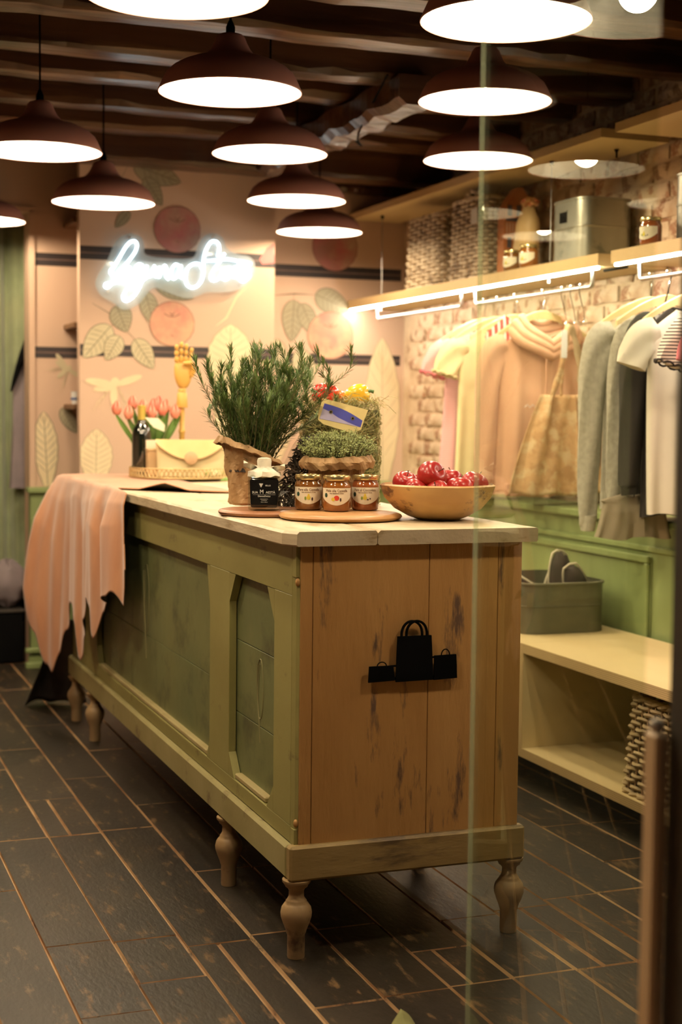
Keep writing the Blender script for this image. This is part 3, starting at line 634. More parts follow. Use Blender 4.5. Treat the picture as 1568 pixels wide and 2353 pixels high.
STR = dict(L=[(1.441, 1.869), (1.416, 1.876), (1.41, 1.894), (1.426, 1.913), (1.456, 1.963), (1.481, 2.006), (1.503, 2.03), (1.524, 2.034), (1.534, 2.017), (1.524, 1.984), (1.497, 1.946), (1.465, 1.907), (1.437, 1.868), (1.416, 1.838), (1.397, 1.817), (1.385, 1.821), (1.389, 1.833), (1.416, 1.838), (1.456, 1.844), (1.495, 1.848), (1.538, 1.854)],
 a=[(1.497, 1.914), (1.481, 1.921), (1.465, 1.904), (1.459, 1.877), (1.47, 1.864), (1.489, 1.879), (1.503, 1.911), (1.499, 1.879), (1.508, 1.863), (1.527, 1.88)],
 g=[(1.56, 1.925), (1.541, 1.929), (1.525, 1.907), (1.522, 1.883), (1.536, 1.873), (1.555, 1.892), (1.567, 1.922), (1.563, 1.876), (1.547, 1.827), (1.522, 1.786), (1.492, 1.761), (1.474, 1.763), (1.47, 1.782), (1.486, 1.809), (1.517, 1.834), (1.555, 1.852), (1.582, 1.874)],
 u=[(1.582, 1.925), (1.577, 1.893), (1.585, 1.875), (1.602, 1.883), (1.618, 1.927), (1.615, 1.889), (1.627, 1.874)],
 n=[(1.64, 1.923), (1.638, 1.871), (1.649, 1.902), (1.665, 1.929), (1.674, 1.913), (1.671, 1.881), (1.685, 1.865)],
 a2=[(1.738, 1.927), (1.718, 1.937), (1.701, 1.917), (1.696, 1.887), (1.707, 1.869), (1.729, 1.889), (1.746, 1.933), (1.738, 1.895), (1.746, 1.876), (1.766, 1.885)],
 S=[(1.921, 1.984), (1.929, 2.017), (1.923, 2.044), (1.906, 2.053), (1.884, 2.045), (1.861, 2.003), (1.852, 1.959), (1.853, 1.916), (1.845, 1.872), (1.822, 1.841), (1.794, 1.832), (1.772, 1.847), (1.766, 1.885), (1.777, 1.923), (1.805, 1.943), (1.833, 1.942), (1.842, 1.926)],
 t=[(1.955, 1.999), (1.93, 1.957), (1.901, 1.918), (1.887, 1.884), (1.899, 1.869), (1.924, 1.878), (1.944, 1.903)],
 bar=[(1.856, 1.959), (1.907, 1.964), (1.964, 1.972), (2.021, 1.966), (2.082, 1.959), (2.07, 1.948), (2.021, 1.953)],
 o=[(1.973, 1.932), (1.95, 1.925), (1.941, 1.898), (1.953, 1.876), (1.973, 1.883), (1.984, 1.91), (1.973, 1.932), (1.993, 1.927)],
 r=[(2.002, 1.884), (2.004, 1.933), (2.013, 1.936), (2.027, 1.937), (2.022, 1.907), (2.025, 1.879)],
 e=[(2.033, 1.902), (2.062, 1.919), (2.07, 1.942), (2.05, 1.943), (2.03, 1.918), (2.027, 1.885), (2.048, 1.87), (2.071, 1.887), (2.082, 1.909)])
for k_, q in STR.items():
    MB().tube(bez([(x, 6.868, z) for x, z in q], 4), .0055 if len(k_) == 1 and k_ in 'LSg' else .0050, 7).build('neon_letter', M_neon, ns, True)
for x, z in ((1.50, 2.05), (1.90, 2.075), (1.40, 1.80), (2.07, 1.88)): MB().tube([(x, 6.876, z), (x, 6.919, z)], .006, 10).build('stand_off', M_steel, ns)

# ------------------------------------------------------------------ shelves on the right wall
def shelf(z0, z1, y0, y1, label, led):
    s = thing('wall_shelf', label, 'shelf', (2.9, y0, z0), group='plywood shelves on the brick wall')
    MB().box(2.752, XR - .035, y0, y1, z0 + .0005, z1 - .0005).build('board', [M_ply], s)
    MB().box(2.7505, 2.7518, y0, y1, z0, z1).box(2.7505, XR - .035, y0 - .0012, y0 - .0002, z0, z1).build('ply_edge', M_plyE, s)
    if led: MB().box(2.753, 2.768, y0 + .015, y1 - .02, z0 - .010, z0 - .0006, b=.002).build('led_strip', M_led, s)
    return s
shelf(1.79, 1.835, 4.76, YR - .003, 'long plywood shelf with light strip, carrying the wicker baskets and metal bin', True)
shelf(1.79, 1.835, 2.60, 4.67, 'plywood shelf with light strip at the right edge, carrying a single jar', True)
shelf(2.248, 2.280, 4.76, YR - .003, 'upper plywood shelf above the wicker baskets', False)
shelf(2.248, 2.280, 2.60, 4.66, 'upper plywood shelf at the right edge of the picture', False)
for x, y0, y1, lab in ((2.80, 6.02, 7.02, 'empty steel clothes rail under the far end of the shelf'), (2.80, 4.88, 5.88, 'steel clothes rail carrying the pink hoodie and hooks'), (2.80, 3.45, 4.556, 'steel clothes rail at the right, carrying the grey sweater')):
    o = MB().tube([(x, y0, 1.789), (x, y0, 1.742), (x, y0 + .004, 1.732), (x, y0 + .014, 1.727), (x, y1 - .014, 1.727), (x, y1 - .004, 1.732), (x, y1, 1.742), (x, y1, 1.789)], .0075, 10).build('clothes_rail', M_steel, None, True)
    tag(o, lab, 'rail', 'clothes rails')
    # small downlights (pegs) along the shelf underside
for y, lb in ((7.06, 'thin steel hanging rod near the back wall niche'), (5.28, 'thin steel hanging rod between the brown bag and the metal bin')):
    s = thing('hanging_rod', lb, 'rod', (2.835, y, 1.84)); MB().tube([(2.835, y, 1.836), (2.835, y, 2.247)], .0022, 6).build('rod', M_steel, s)
    MB().lathe([(.001, 2.232), (.007, 2.232), (.009, 2.247), (.001, 2.247)], 2.835, y, 10).build('cap', M_blk, s)
    MB().lathe([(.001, 1.772), (.007, 1.772), (.007, 1.789), (.001, 1.789)], 2.835, y, 10).build('nut', M_steel, s)
for y, lb in ((6.2, 'small black hook under the upper shelf, above the second wicker basket'), (4.95, 'small black hook under the upper shelf, above the metal bin')):
    o = MB().lathe([(.001, 2.215), (.004, 2.216), (.004, 2.235), (.010, 2.247), (.001, 2.247)], 2.93, y, 10).build('hook', M_blk, None, True); tag(o, lb, 'hook')
rod = MB().tube([(2.80, 4.64, 1.80), (2.80, 4.80, 1.80)], .005, 8).build('joining_rod', M_blk); rod.location = (0, 0, -.018); rod.location.z = -.022
tag(rod, 'short dark rod joining the two lower shelves', 'rod')

# ------------------------------------------------------------------ wicker baskets
def basket(name, label, x0, x1, y0, y1, z0, h, mat, nrow, top=.88, grp='wicker baskets'):
    cx, cy = (x0 + x1) / 2, (y0 + y1) / 2; s = thing(name, label, 'basket', (cx, cy, z0), group=grp)
    hx, hy = (x1 - x0) / 2, (y1 - y0) / 2
    def P(u, t, off=0):                         # u 0..4 round the square, t 0..1 height
        k = 1 + (top - 1) * t; a, b = hx * k, hy * k; r = .16
        c = [(-1, -1), (1, -1), (1, 1), (-1, 1)]; i = int(u) % 4; f = u - int(u)
        p, q = c[i], c[(i + 1) % 4]; x = p[0] + (q[0] - p[0]) * f; y = p[1] + (q[1] - p[1]) * f
        m = (abs(x) ** 7 + abs(y) ** 7) ** (1 / 7); x, y = x / m, y / m
        return (cx + x * (a + off), cy + y * (b + off), z0 + h * t)
    nst = 7; rw = h / nrow
    for r in range(nrow):
        pts = []; t = (r + .5) / nrow; N_ = 4 * nst
        for k in range(N_ * 4):
            u = 4 * k / (N_ * 4); ph = pi * (k / 4) + pi * r
            pt = P(u, t, .0065 * cos(ph)); pts.append((pt[0], pt[1], pt[2] + .0012 * sin(k * 1.3 + r)))
        MB().tube(pts, rw * .40, 5, closed=True).build('willow_strand', mat, s, True)
    for k in range(4 * nst):
        u = 4 * k / (4 * nst) + .0001; MB().tube([P(u, 0), P(u, .5), P(u, 1)], .0032, 5).build('willow_stake', M_wickd, s, True)
    for t, e in ((.012, 0), (.99, 0)):
        for ph0 in (0, pi):
            pts = [P(4 * k / 96, t, .006 * cos(k * .8 + ph0)) for k in range(96)]
            MB().tube([(p[0], p[1], p[2] + .004 * sin(k * .8 + ph0)) for k, p in enumerate(pts)], rw * .42, 5, closed=True).build('twisted_border', mat, s, True)
    MB().box(cx - hx * .93, cx + hx * .93, cy - hy * .93, cy + hy * .93, z0 + .003, z0 + .007).build('base', M_wickd, s)
    return s
SZ = 1.8355
basket('wicker_basket', 'tall wicker basket nearest the back wall on the shelf', 2.80, 3.00, 6.27, 6.69, SZ, .335, M_wick, 19)
b2 = basket('wicker_basket', 'taller wicker basket with a white tag and cellophane, nearer the orange house box', 2.80, 2.985, 5.83, 6.18, SZ, .355, M_wick, 20)
MB().box(2.786, 2.788, 5.85, 5.91, SZ + .235, SZ + .300).build('paper_tag', pm('white_tag', (.85, .80, .72)), b2, label='white paper tag')
ce_ = MB()
for k in range(7):
    a = k * .9; ce_.grid(lambda u, v, a=a: (2.89 + (.04 + .03 * v) * cos(a + u * .9), 6.00 + (.07 + .04 * v) * sin(a + u * .9) * 1.3, SZ + .33 + .06 * v + .012 * sin(u * 9 + a)), 6, 4)
ce_.build('cellophane', M_cello, b2, False, label='clear cellophane sticking out of the top')
# narrow gabled house box, its printed front towards the entrance
hb = thing('house_box', 'orange gift box printed as a tall gabled house, behind the tan package', 'box', (2.925, 5.75, SZ))
M_org = pm('orange_card', (.50, .17, .05), (.44, .14, .04), 10, .6)
gable = [(2.85, SZ + .001), (3.0, SZ + .001), (3.0, SZ + .28), (2.985, SZ + .31), (2.955, SZ + .35), (2.935, SZ + .375), (2.915, SZ + .375), (2.895, SZ + .35), (2.865, SZ + .31), (2.85, SZ + .28)]
MB().prism(gable, 5.72, 5.78).build('body', M_org, hb)
M_hw = pm('dark_window_print', (.06, .06, .075)); M_hl = pm('pale_line_print', (.66, .46, .32))
for z, n_ in ((.05, 4), (.12, 4), (.255, 3)):
    for c_ in range(n_):
        x = 2.866 + c_ * (.032 if n_ == 4 else .042); MB().box(x, x + .020, 5.7185, 5.7195, SZ + z, SZ + z + .045).build('printed_window', M_hw, hb)
for k in range(9): MB().box(2.862 + k * .014, 2.866 + k * .014, 5.7185, 5.7195, SZ + .185, SZ + .225).build('printed_line', M_hl, hb)
MB().box(2.858, 2.985, 5.7185, 5.7195, SZ + .232, SZ + .244).build('printed_line', M_hw, hb)
# brown paper package with bright top
pk = thing('gift_package', 'tan paper package with shiny twisted top beside the metal bin', 'package', (2.872, 5.56, SZ))
rings = []
for k in range(15):
    t = k / 14; z = SZ + .002 + .27 * t; a_, b_ = (.055 - .012 * t, .075 - .02 * t) if t < .75 else (.046 - .11 * (t - .75), .06 - .13 * (t - .75))
    rings.append([(2.872 + a_ * (1 + .05 * sin(3 * a + 5 * t)) * cos(a), 5.57 - .03 * t + b_ * sin(a), z) for a in [2 * pi * j / 18 for j in range(18)]])
MB().loft(rings).build('body', pm('tan_paper', (.62, .42, .19), (.55, .36, .15), 6, .5), pk, True)
MB().ball((2.872, 5.53, SZ + .285), .03, 14, 8, 0, (1, 1.3, .6), lambda a, t: 1 + .35 * sin(6 * a + 3 * t)).build('twisted_top', pm('gold_foil', (.85, .62, .30), (.6, .15, .08), 25, .3, 0, .6), pk)
# metal bins
def bin_(name, label, x0, x1, y0, y1, z0, h, mat, r=.05, hole=True, rim=.004, group=None, mid=True):
    s = thing(name, label, 'bin', ((x0 + x1) / 2, (y0 + y1) / 2, z0), group=group); t_ = .004
    def ring(e, z):
        o = []
        for (cx, cy, a0) in ((x1 - r, y1 - r, 0), (x0 + r, y1 - r, pi / 2), (x0 + r, y0 + r, pi), (x1 - r, y0 + r, 3 * pi / 2)):
            for k in range(7): a = a0 + pi / 2 * k / 6; o.append((cx + (r + e) * cos(a), cy + (r + e) * sin(a), z))
        return o
    MB().loft([ring(0, z0 + .001), ring(0, z0 + h), ring(-t_, z0 + h), ring(-t_, z0 + .006)]).build('body', mat, s, 'auto')
    MB().loft([ring(0, z0 + h - .008), ring(rim, z0 + h - .006), ring(rim, z0 + h), ring(0, z0 + h + .002), ring(-t_, z0 + h + .002), ring(-t_, z0 + h - .002)], cap=False).build('rolled_rim', mat, s, 'auto')
    if mid: MB().loft([ring(0, z0 + h * .53), ring(.0025, z0 + h * .54), ring(.0025, z0 + h * .55), ring(0, z0 + h * .56)], cap=False).build('bead', mat, s, 'auto')
    return s
mb_ = bin_('metal_bin', 'large galvanised metal bin with a cut handle on the long shelf', 2.80, 3.03, 4.97, 5.22, SZ, .235, M_galv)
# handle hole seen as a recessed plate at its left corner
MB().box(2.7975, 2.7995, 5.085, 5.14, SZ + .15, SZ + .19).build('handle_hole', M_blk, mb_); MB().box(2.7965, 2.7990, 5.0805, 5.1445, SZ + .1905, SZ + .1945).build('hole_rim', M_galv, mb_)
bin_('metal_bin', 'galvanised metal bin at the right edge on the right-hand shelf', 2.84, 3.03, 4.10, 4.43, SZ, .235, M_galv)

# ------------------------------------------------------------------ jars
M_label = pm('cream_label', (.86, .78, .60), (.84, .75, .57), 8, .55)
M_ink = pm('brown_ink', (.20, .10, .05)); M_gdot = pm('dark_green_dot', (.02, .06, .035)); M_pear = pm('pear_yellow', (.80, .60, .06), (.55, .52, .08), 60, .6)
M_leafp = pm('leaf_green_print', (.22, .32, .05)); M_applr = pm('apple_red_print', (.70, .06, .03)); M_cocoa = pm('cocoa_print', (.06, .025, .02))
def jar(label, x, y, z, r, h, mfill, words=None, pic='pear', rz=0, detail=True, group='preserve jars'):
    s = thing('jam_jar', label, 'jar', (x, y, z), rz, group)
    bh = h * .86
    MB().lathe([(.001, .001), (r * .86, .001), (r * .95, .004), (r, .012), (r, bh * .80), (r * .96, bh * .88), (r * .88, bh * .93), (r * .87, bh)], n=40).build('glass', pm('jar_glass_' + mfill.name, mfill['c1'], mfill['c2'], 20, .10, spec=.8, coat=1) if False else mfill, s, True, local=True)
    MB().lathe([(.001, bh + .0003), (r * .955, bh + .0003), (r * .97, bh + .002), (r * .97, h - .003), (r * .93, h), (r * .80, h), (r * .78, h - .001), (.001, h - .001)], n=40).build('lid', M_gold, s, True, local=True)
    if detail:
        # label: a band with a shield-shaped lower edge, wrapped round the front
        rl = r + .0006; n_ = 30; vs = []
        for i in range(n_ + 1):
            a = -1.25 + 2.5 * i / n_; zb = h * (.18 + .20 * (abs(a) / 1.25) ** 1.8 * 1.15); zt_ = h * .66
            for zz in (zb, (zb + zt_) / 2, zt_): vs.append((rl * sin(a), -rl * cos(a), zz))
        MB().add(vs, [(i * 3 + j, (i + 1) * 3 + j, (i + 1) * 3 + j + 1, i * 3 + j + 1) for i in range(n_) for j in range(2)]).build('label', M_label, s, True, local=True)
        rt = rl + .0004
        def dot(a, zc, ra, rb, mat, nm, up=0):
            q = [(rt + up) for _ in range(1)][0]; P_ = []
            for k in range(18):
                u = 2 * pi * k / 18; aa = a + ra * cos(u) / rt; P_.append((q * sin(aa), -q * cos(aa), zc + rb * sin(u)))
            MB().add(P_, [tuple(range(18))]).build(nm, mat, s, local=True)
        if words:
            text(words[0], h * .105, M_ink, s, 'title_print', (0, 0, h * .585), bend=rt, sx=.85); text(words[1], h * .052, M_ink, s, 'subtitle_print', (0, 0, h * .515), bend=rt)
            text('confettura artigianale', h * .035, M_ink, s, 'small_print', (0, 0, h * .235), bend=rt) if False else None
        dot(-.80, h * .46, r * .13, h * .065, M_gdot, 'green_badge')
        if pic == 'pear':
            dot(.0, h * .36, r * .15, h * .060, M_pear, 'pear_print'); dot(.0, h * .42, r * .08, h * .055, M_pear, 'pear_print', .0001); dot(-.22, h * .345, r * .07, h * .05, M_leafp, 'leaf_print', .0002)
            dot(.26, h * .325, r * .06, h * .05, M_cocoa, 'cocoa_print', .0002)
        elif pic == 'apple':
            dot(.0, h * .385, r * .19, h * .07, M_applr, 'apple_print', .0001); dot(-.24, h * .35, r * .13, h * .05, M_pear, 'pear_print', .0002); dot(.28, h * .34, r * .06, h * .05, M_cocoa, 'cocoa_print', .0002)
        else:
            dot(.0, h * .37, r * .15, h * .060, M_pear, 'pear_print'); dot(.0, h * .43, r * .08, h * .06, M_pear, 'pear_print', .0001); dot(-.22, h * .36, r * .07, h * .05, M_leafp, 'leaf_print', .0002)
            dot(.20, h * .32, r * .07, h * .02, M_cocoa, 'cocoa_print', .0002); dot(.36, h * .345, r * .06, h * .022, M_cocoa, 'cocoa_print', .0002)
    return s
J1 = pm('brown_pear_jam', (.22, .09, .02), (.17, .065, .015), 25, .08, spec=.7, coat=1); J2 = pm('amber_apple_jam', (.30, .11, .02), (.24, .08, .015), 25, .08, spec=.7, coat=1); J3 = pm('reddish_pear_jam', (.33, .095, .025), (.26, .07, .02), 25, .08, spec=.7, coat=1)
RB = .9935                                       # top of the front board
jar('jam jar with pear and cinnamon label, leftmost of the three', 1.298, 3.735, RB, .0370, .094, J1, ('Pere alla Cannella', 'con zucchero d\'uva'), 'pear', -.33)
jar('jam jar with red apple on its label, middle of the three', 1.352, 3.665, RB, .0370, .094, J2, ('Mele alla Cannella', 'con zucchero d\'uva'), 'apple', -.36)
jar('jam jar with pear and cocoa label, rightmost of the three', 1.442, 3.690, RB, .0370, .094, J3, ('Pere al Cioccolato', 'con zucchero d\'uva'), 'cocoa', -.38)
jar('smaller jam jar on the shelf, left of its neighbour, before the baskets', 2.79, 5.52, SZ, .036, .085, J1, None, 'none', -1.2)
jar('jam jar on the shelf before the tan paper package', 2.79, 5.37, SZ, .040, .092, J2, None, 'none', -1.2)
jar('jam jar standing alone before the bin on the right-hand shelf', 2.79, 4.475, SZ, .038, .095, J3, None, 'none', -1.2)

# ------------------------------------------------------------------ round boards, bottle, plants on the counter
ZT = .9755
o = MB().lathe([(.001, ZT), (.118, ZT), (.125, ZT + .004), (.127, ZT + .009), (.123, ZT + .0145), (.115, ZT + .016), (.001, ZT + .016)], 1.205, 3.82, 64).build('round_board', M_board2, None, True)
tag(o, 'reddish round wooden board under the rosemary and vinegar bottle', 'board', 'round serving boards')
o = MB().lathe([(.001, ZT), (.148, ZT), (.157, ZT + .004), (.161, ZT + .009), (.158, ZT + .014), (.150, ZT + .0172), (.135, ZT + .0175), (.132, ZT + .0165), (.128, ZT + .0175), (.001, ZT + .0175)], 1.350, 3.63, 72).build('round_board', M_board, None, True)
tag(o, 'pale round wooden board under the three jam jars', 'board', 'round serving boards')
# crumpled paper bag
def bagmesh(cx, cy, z0, rb, rt, h, fold, seed, n=64, k=26, tilt=0, lean=0):
    rr = random.Random(seed); ph = [rr.uniform(0, 6) for _ in range(8)]; rings = []
    def nz(a, t): return .05 * sin(5 * a + ph[0] + 6 * t) + .045 * sin(9 * a - 7 * t + ph[1]) + .03 * sin(14 * a + 13 * t + ph[2]) + rr.uniform(-.016, .016)
    prof_ = [(rb * .9, 0), (rb, .006)] + [(rb + (rt - rb) * (j / k) ** 1.3, h * j / k) for j in range(1, k + 1)]
    prof_ += [(rt + .012, h + .004), (rt + .020, h - .010), (rt + .018, h - fold * .6), (rt + .012, h - fold)]
    for (r, z) in prof_:
        zz = z / h
        rings.append([(cx + (r * (1 + nz(a, zz))) * cos(a) + lean * zz, cy + (r * (1 + nz(a, zz))) * sin(a), z0 + z * (1 + tilt * cos(a)) + (rr.uniform(-.003, .003) if z > h * .2 else 0)) for a in [2 * pi * j / n for j in range(n)]])
    m = MB().loft(rings, cap=False); m.add([rings[0][j] for j in range(n)], [tuple(range(n))[::-1]]); return m
# rosemary
ro = thing('potted_rosemary', 'tall bushy rosemary plant in a crumpled brown paper bag', 'plant', (1.225, 3.98, ZT + .0005))
bagmesh(1.215, 3.985, ZT + .017, .060, .078, .148, .012, 3, tilt=-.26).build('paper_bag', M_paper, ro, False)
MB().lathe([(.001, ZT + .11), (.068, ZT + .11), (.066, ZT + .125), (.001, ZT + .128)], 1.215, 3.985, 20).build('soil', pm('dark_soil', (.03, .02, .012)), ro)
M_need = pm('rosemary_green', (.06, .115, .028), (.13, .19, .05), 30, .5, spec=.4, c3=(.20, .28, .10), s3=40, lo3=.55, hi3=.7)
M_stem = pm('woody_stem', (.20, .17, .07), (.14, .12, .05), 20, .7)
nd = MB(); rr = random.Random(11)
def needle(mb, p, d, L_, w_):
    sd = d.cross(Vector((0, 0, 1)));
    if sd.length < 1e-3: sd = Vector((1, 0, 0))
    sd.normalize(); nn = d.cross(sd); q = p + d * L_ * .55 + Vector((0, 0, L_ * .05)); e = p + d * L_
    mb.add([p, q + sd * w_, q - sd * w_, q + nn * w_ * .7, e], [(0, 1, 3), (0, 3, 2), (0, 2, 1), (1, 4, 3), (3, 4, 2), (2, 4, 1)])
for k in range(112):
    a = rr.uniform(0, 2 * pi); r0 = sqrt(rr.random()) * .055; bx, by = 1.215 + r0 * cos(a), 3.985 + r0 * sin(a)
    lean = rr.uniform(.02, .13); aa = a + rr.uniform(-.6, .6); H_ = rr.uniform(.17, .30)
    if k % 9 == 0: H_ = .33
    tx, ty = bx + lean * cos(aa) + .022, by + lean * sin(aa)
    if k % 3 == 0: tx += rr.uniform(.04, .12)          # the right half leans over towards the hay basket
    zb = ZT + .12
    pts = bez([(bx, by, zb), (bx + (tx - bx) * .35 + rr.uniform(-.012, .012), by + (ty - by) * .35, zb + H_ * .45), (tx, ty, zb + H_ * .82), (tx + rr.uniform(-.02, .02), ty + rr.uniform(-.02, .02), zb + H_)], 7)
    MB().tube(pts, [.0018 - .0012 * i / len(pts) for i in range(len(pts))], 4).build('stem', M_stem, ro, True)
    for i in range(len(pts) - 1):
        p0, p1 = pts[i], pts[i + 1]; d0 = (p1 - p0).normalized(); fr_ = i / len(pts)
        for m_ in range(7 if fr_ > .15 else 3):
            p = p0.lerp(p1, m_ / 7); th = rr.uniform(0, 2 * pi); o1 = d0.orthogonal().normalized(); o2 = d0.cross(o1)
            el = rr.uniform(.35, 1.05) * (1 - .45 * fr_)
            d = (d0 * cos(el) + (o1 * cos(th) + o2 * sin(th)) * sin(el)).normalized()
            needle(nd, p, d, rr.uniform(.018, .034), .0014)
nd.build('needles', M_need, ro, kind='stuff')
# square balsamic bottle
vb = thing('vinegar_bottle', 'square dark vinegar bottle with black label and paper-wrapped cap', 'bottle', (1.186, 3.772, ZT + .0165), -.30)
M_dark = pm('black_vinegar_glass', (.012, .006, .004), (.02, .008, .004), 9, .06, spec=.8, coat=1)
def sqring(a, z, r=.008, n=5, b=None):
    o = []; b = b or a
    for cx, cy, a0 in ((a - r, b - r, 0), (-a + r, b - r, pi / 2), (-a + r, -b + r, pi), (a - r, -b + r, 3 * pi / 2)):
        for k in range(n): t = a0 + pi / 2 * k / (n - 1); o.append((cx + r * cos(t), cy + r * sin(t), z))
    return o
MB().loft([sqring(.036, .001), sqring(.0415, .004), sqring(.0415, .010), sqring(.0425, .08), sqring(.041, .087), sqring(.034, .094), sqring(.016, .099), sqring(.014, .112)]).build('glass', clear('bottle_glass', (.80, .84, .80), 1, 0, rough=.02), vb, 'auto', local=True)
MB().loft([sqring(.033, .008), sqring(.036, .012), sqring(.0375, .078), sqring(.035, .084), sqring(.02, .086)]).build('vinegar', M_dark, vb, 'auto', local=True)
lb_ = MB().loft([[(-.0355, -.0435, .018), (-.0335, -.0435, .016), (.0325, -.0435, .016), (.0345, -.0435, .018), (.038, -.0435, .079), (.036, -.0435, .082), (-.036, -.0435, .082), (-.038, -.0435, .079)], [(-.0355, -.0427, .018), (-.0335, -.0427, .016), (.0325, -.0427, .016), (.0345, -.0427, .018), (.038, -.0427, .079), (.036, -.0427, .082), (-.036, -.0427, .082), (-.038, -.0427, .079)]]).build('label', pm('black_label', (.002, .002, .002), None, 5, .6, spec=.1), vb, local=True)
M_wt = pm('white_print', (.85, .84, .80))
text('SUA', .0085, M_wt, vb, 'label_word', (-.024, -.0437, .0485), sx=1.0); text('M', .0150, M_wt, vb, 'label_word', (-.0065, -.0437, .050), sx=.9); text('AESTÀ', .0085, M_wt, vb, 'label_word', (.0165, -.0437, .0485), sx=1.0)
text('DenseDolce', .0066, M_wt, vb, 'label_word', (0, -.0437, .0385)); text('BELLEI', .0050, M_wt, vb, 'label_word', (.010, -.0437, .0665)); text('ANTICA RICETTA', .0026, M_wt, vb, 'label_word', (0, -.0437, .031)); text('DI FAMIGLIA', .0026, M_wt, vb, 'label_word', (0, -.0437, .0275)); text('500 ML / 250 ml', .0026, M_wt, vb, 'label_word', (0, -.0437, .023))
MB().box(-.030, .030, -.0438, -.0436, .0425, .0428).build('label_rule', M_wt, vb, local=True)
gr = MB()
for i, (gx, gz) in enumerate(((-.012, .071), (-.0095, .071), (-.007, .071), (-.0045, .071), (-.0108, .0685), (-.0083, .0685), (-.0058, .0685), (-.0095, .066), (-.007, .066), (-.0083, .0635))): gr.ball((gx, -.0437, gz), .0013, 8, 4, 0, (1, .2, 1))
gr.build('grape_emblem', M_wt, vb, local=True)
M_wrap = pm('white_printed_paper', (.82, .76, .60), (.60, .52, .38), 34, .7, .3, lo=.5, hi=.75)
rr2 = random.Random(5); rings = []
for (r, z) in ((.034, .086), (.044, .090), (.040, .100), (.028, .107), (.019, .112), (.018, .118), (.019, .130), (.0165, .137), (.008, .139)):
    rings.append([(r * (1 + (rr2.uniform(-.12, .12) if z < .11 else .02)) * cos(a), r * (1 + (rr2.uniform(-.12, .12) if z < .11 else .02)) * sin(a), z + (rr2.uniform(-.004, .004) if z < .11 else 0)) for a in [2 * pi * j / 22 for j in range(22)]])
MB().loft(rings).build('paper_cap', M_wrap, vb, True, local=True)
for sg in (-1, 1):
    MB().grid(lambda u, v, sg=sg: (sg * (.010 + .045 * u), -.010 + .022 * v * (1 + .5 * u) + .006 * sin(u * 7), .106 + .016 * u * (1 if sg < 0 else .5) + .008 * sin(v * 5 + u * 3)), 8, 6).build('paper_wing', M_wrap, vb, False, local=True)
# hay basket with peppers
hy = thing('hay_basket', 'round basket of dry hay with a crinkled rim, behind the small herb', 'basket', (1.548, 4.17, ZT))
MB().lathe([(.001, ZT + .001), (.105, ZT + .001), (.112, ZT + .10), (.112, ZT + .285), (.098, ZT + .285), (.096, ZT + .12), (.001, ZT + .10)], 1.548, 4.17, 36).build('core', pm('hay_core', (.09, .085, .03), (.13, .12, .045), 20, .9), hy)
M_hay = pm('green_hay', (.26, .27, .09), (.40, .36, .14), 30, .8); M_hay2 = pm('straw_hay', (.52, .42, .20), (.42, .30, .13), 30, .8)
hs = MB(); rh = random.Random(21)
for k in range(2600):
    a = rh.uniform(0, 2 * pi); z = ZT + rh.uniform(.01, .30); r = .110 + rh.uniform(-.004, .010)
    if z > ZT + .275: r = rh.uniform(.05, .12)
    L_ = rh.uniform(.03, .09); sl = rh.uniform(-1, 1) if rh.random() < .75 else rh.choice((-3, 3)); pts = []
    for j in range(5):
        s_ = (j / 4 - .5) * L_; a2 = a + s_ * cos(atan2(sl, 1)) / r; zz = z + s_ * sin(atan2(sl, 1)); bul = rh.uniform(-.004, .006)
        pts.append((1.548 + (r + bul) * cos(a2), 4.17 + (r + bul) * sin(a2), max(ZT + .003, min(zz, ZT + .315))))
    hs.tube(pts, .0008, 3, 0 if rh.random() < .68 else 1)
for k in range(420):
    a = rh.uniform(0, 2 * pi); r = rh.uniform(.02, .12); p = Vector((1.548 + r * cos(a), 4.17 + r * sin(a), ZT + .292 + rh.uniform(0, .02))); d = Vector((rh.uniform(-1, 1), rh.uniform(-1, 1), rh.uniform(-.2, .45))).normalized() * rh.uniform(.02, .07)
    q = p + d + Vector((0, 0, -.01)); q.z = min(q.z, ZT + .365)
    hs.tube([p, p + d * .5 + Vector((0, 0, .008)), q], .0008, 3, 0 if rh.random() < .5 else 1)
hs.build('hay', [M_hay, M_hay2], hy, kind='stuff')
def pepper(label, x, y, z, r, mat, rot, ln=1.25):
    s = thing('bell_pepper', label, 'pepper', (x, y, z), 0, 'bell peppers in the hay'); s.rotation_euler = rot
    MB().ball((0, 0, 0), r, 32, 16, 0, (1, 1, ln), lambda a, t: (1 + .10 * abs(sin(2 * a)) - .05) * (1 - .22 * max(0, cos(t)) ** 6)).build('flesh', mat, s, True, local=True)
    MB().tube([(0, 0, r * ln * .72), (0, .002, r * ln * .95), (.006, .003, r * ln * 1.15)], [.008, .005, .006], 8).build('stalk', pm('pepper_stalk', (.06, .12, .03), (.09, .16, .04), 30, .5), s, True, local=True)
    return s
pepper('red bell pepper lying on the hay basket', 1.492, 4.15, ZT + .328, .036, pm('red_pepper', (.62, .022, .018), (.72, .04, .02), 9, .18, spec=.6, coat=.4), (0, radians(-78), .3))
pepper('yellow bell pepper lying on the hay basket', 1.586, 4.13, ZT + .328, .034, pm('yellow_pepper', (.85, .58, .03), (.88, .50, .04), 9, .2, spec=.6, coat=.4), (0, radians(70), -.3))
pepper('orange pepper half hidden between the red and yellow ones', 1.540, 4.19, ZT + .310, .034, pm('orange_pepper', (.80, .20, .02), (.72, .15, .02), 9, .2, spec=.6, coat=.4), (0, radians(80), .5))
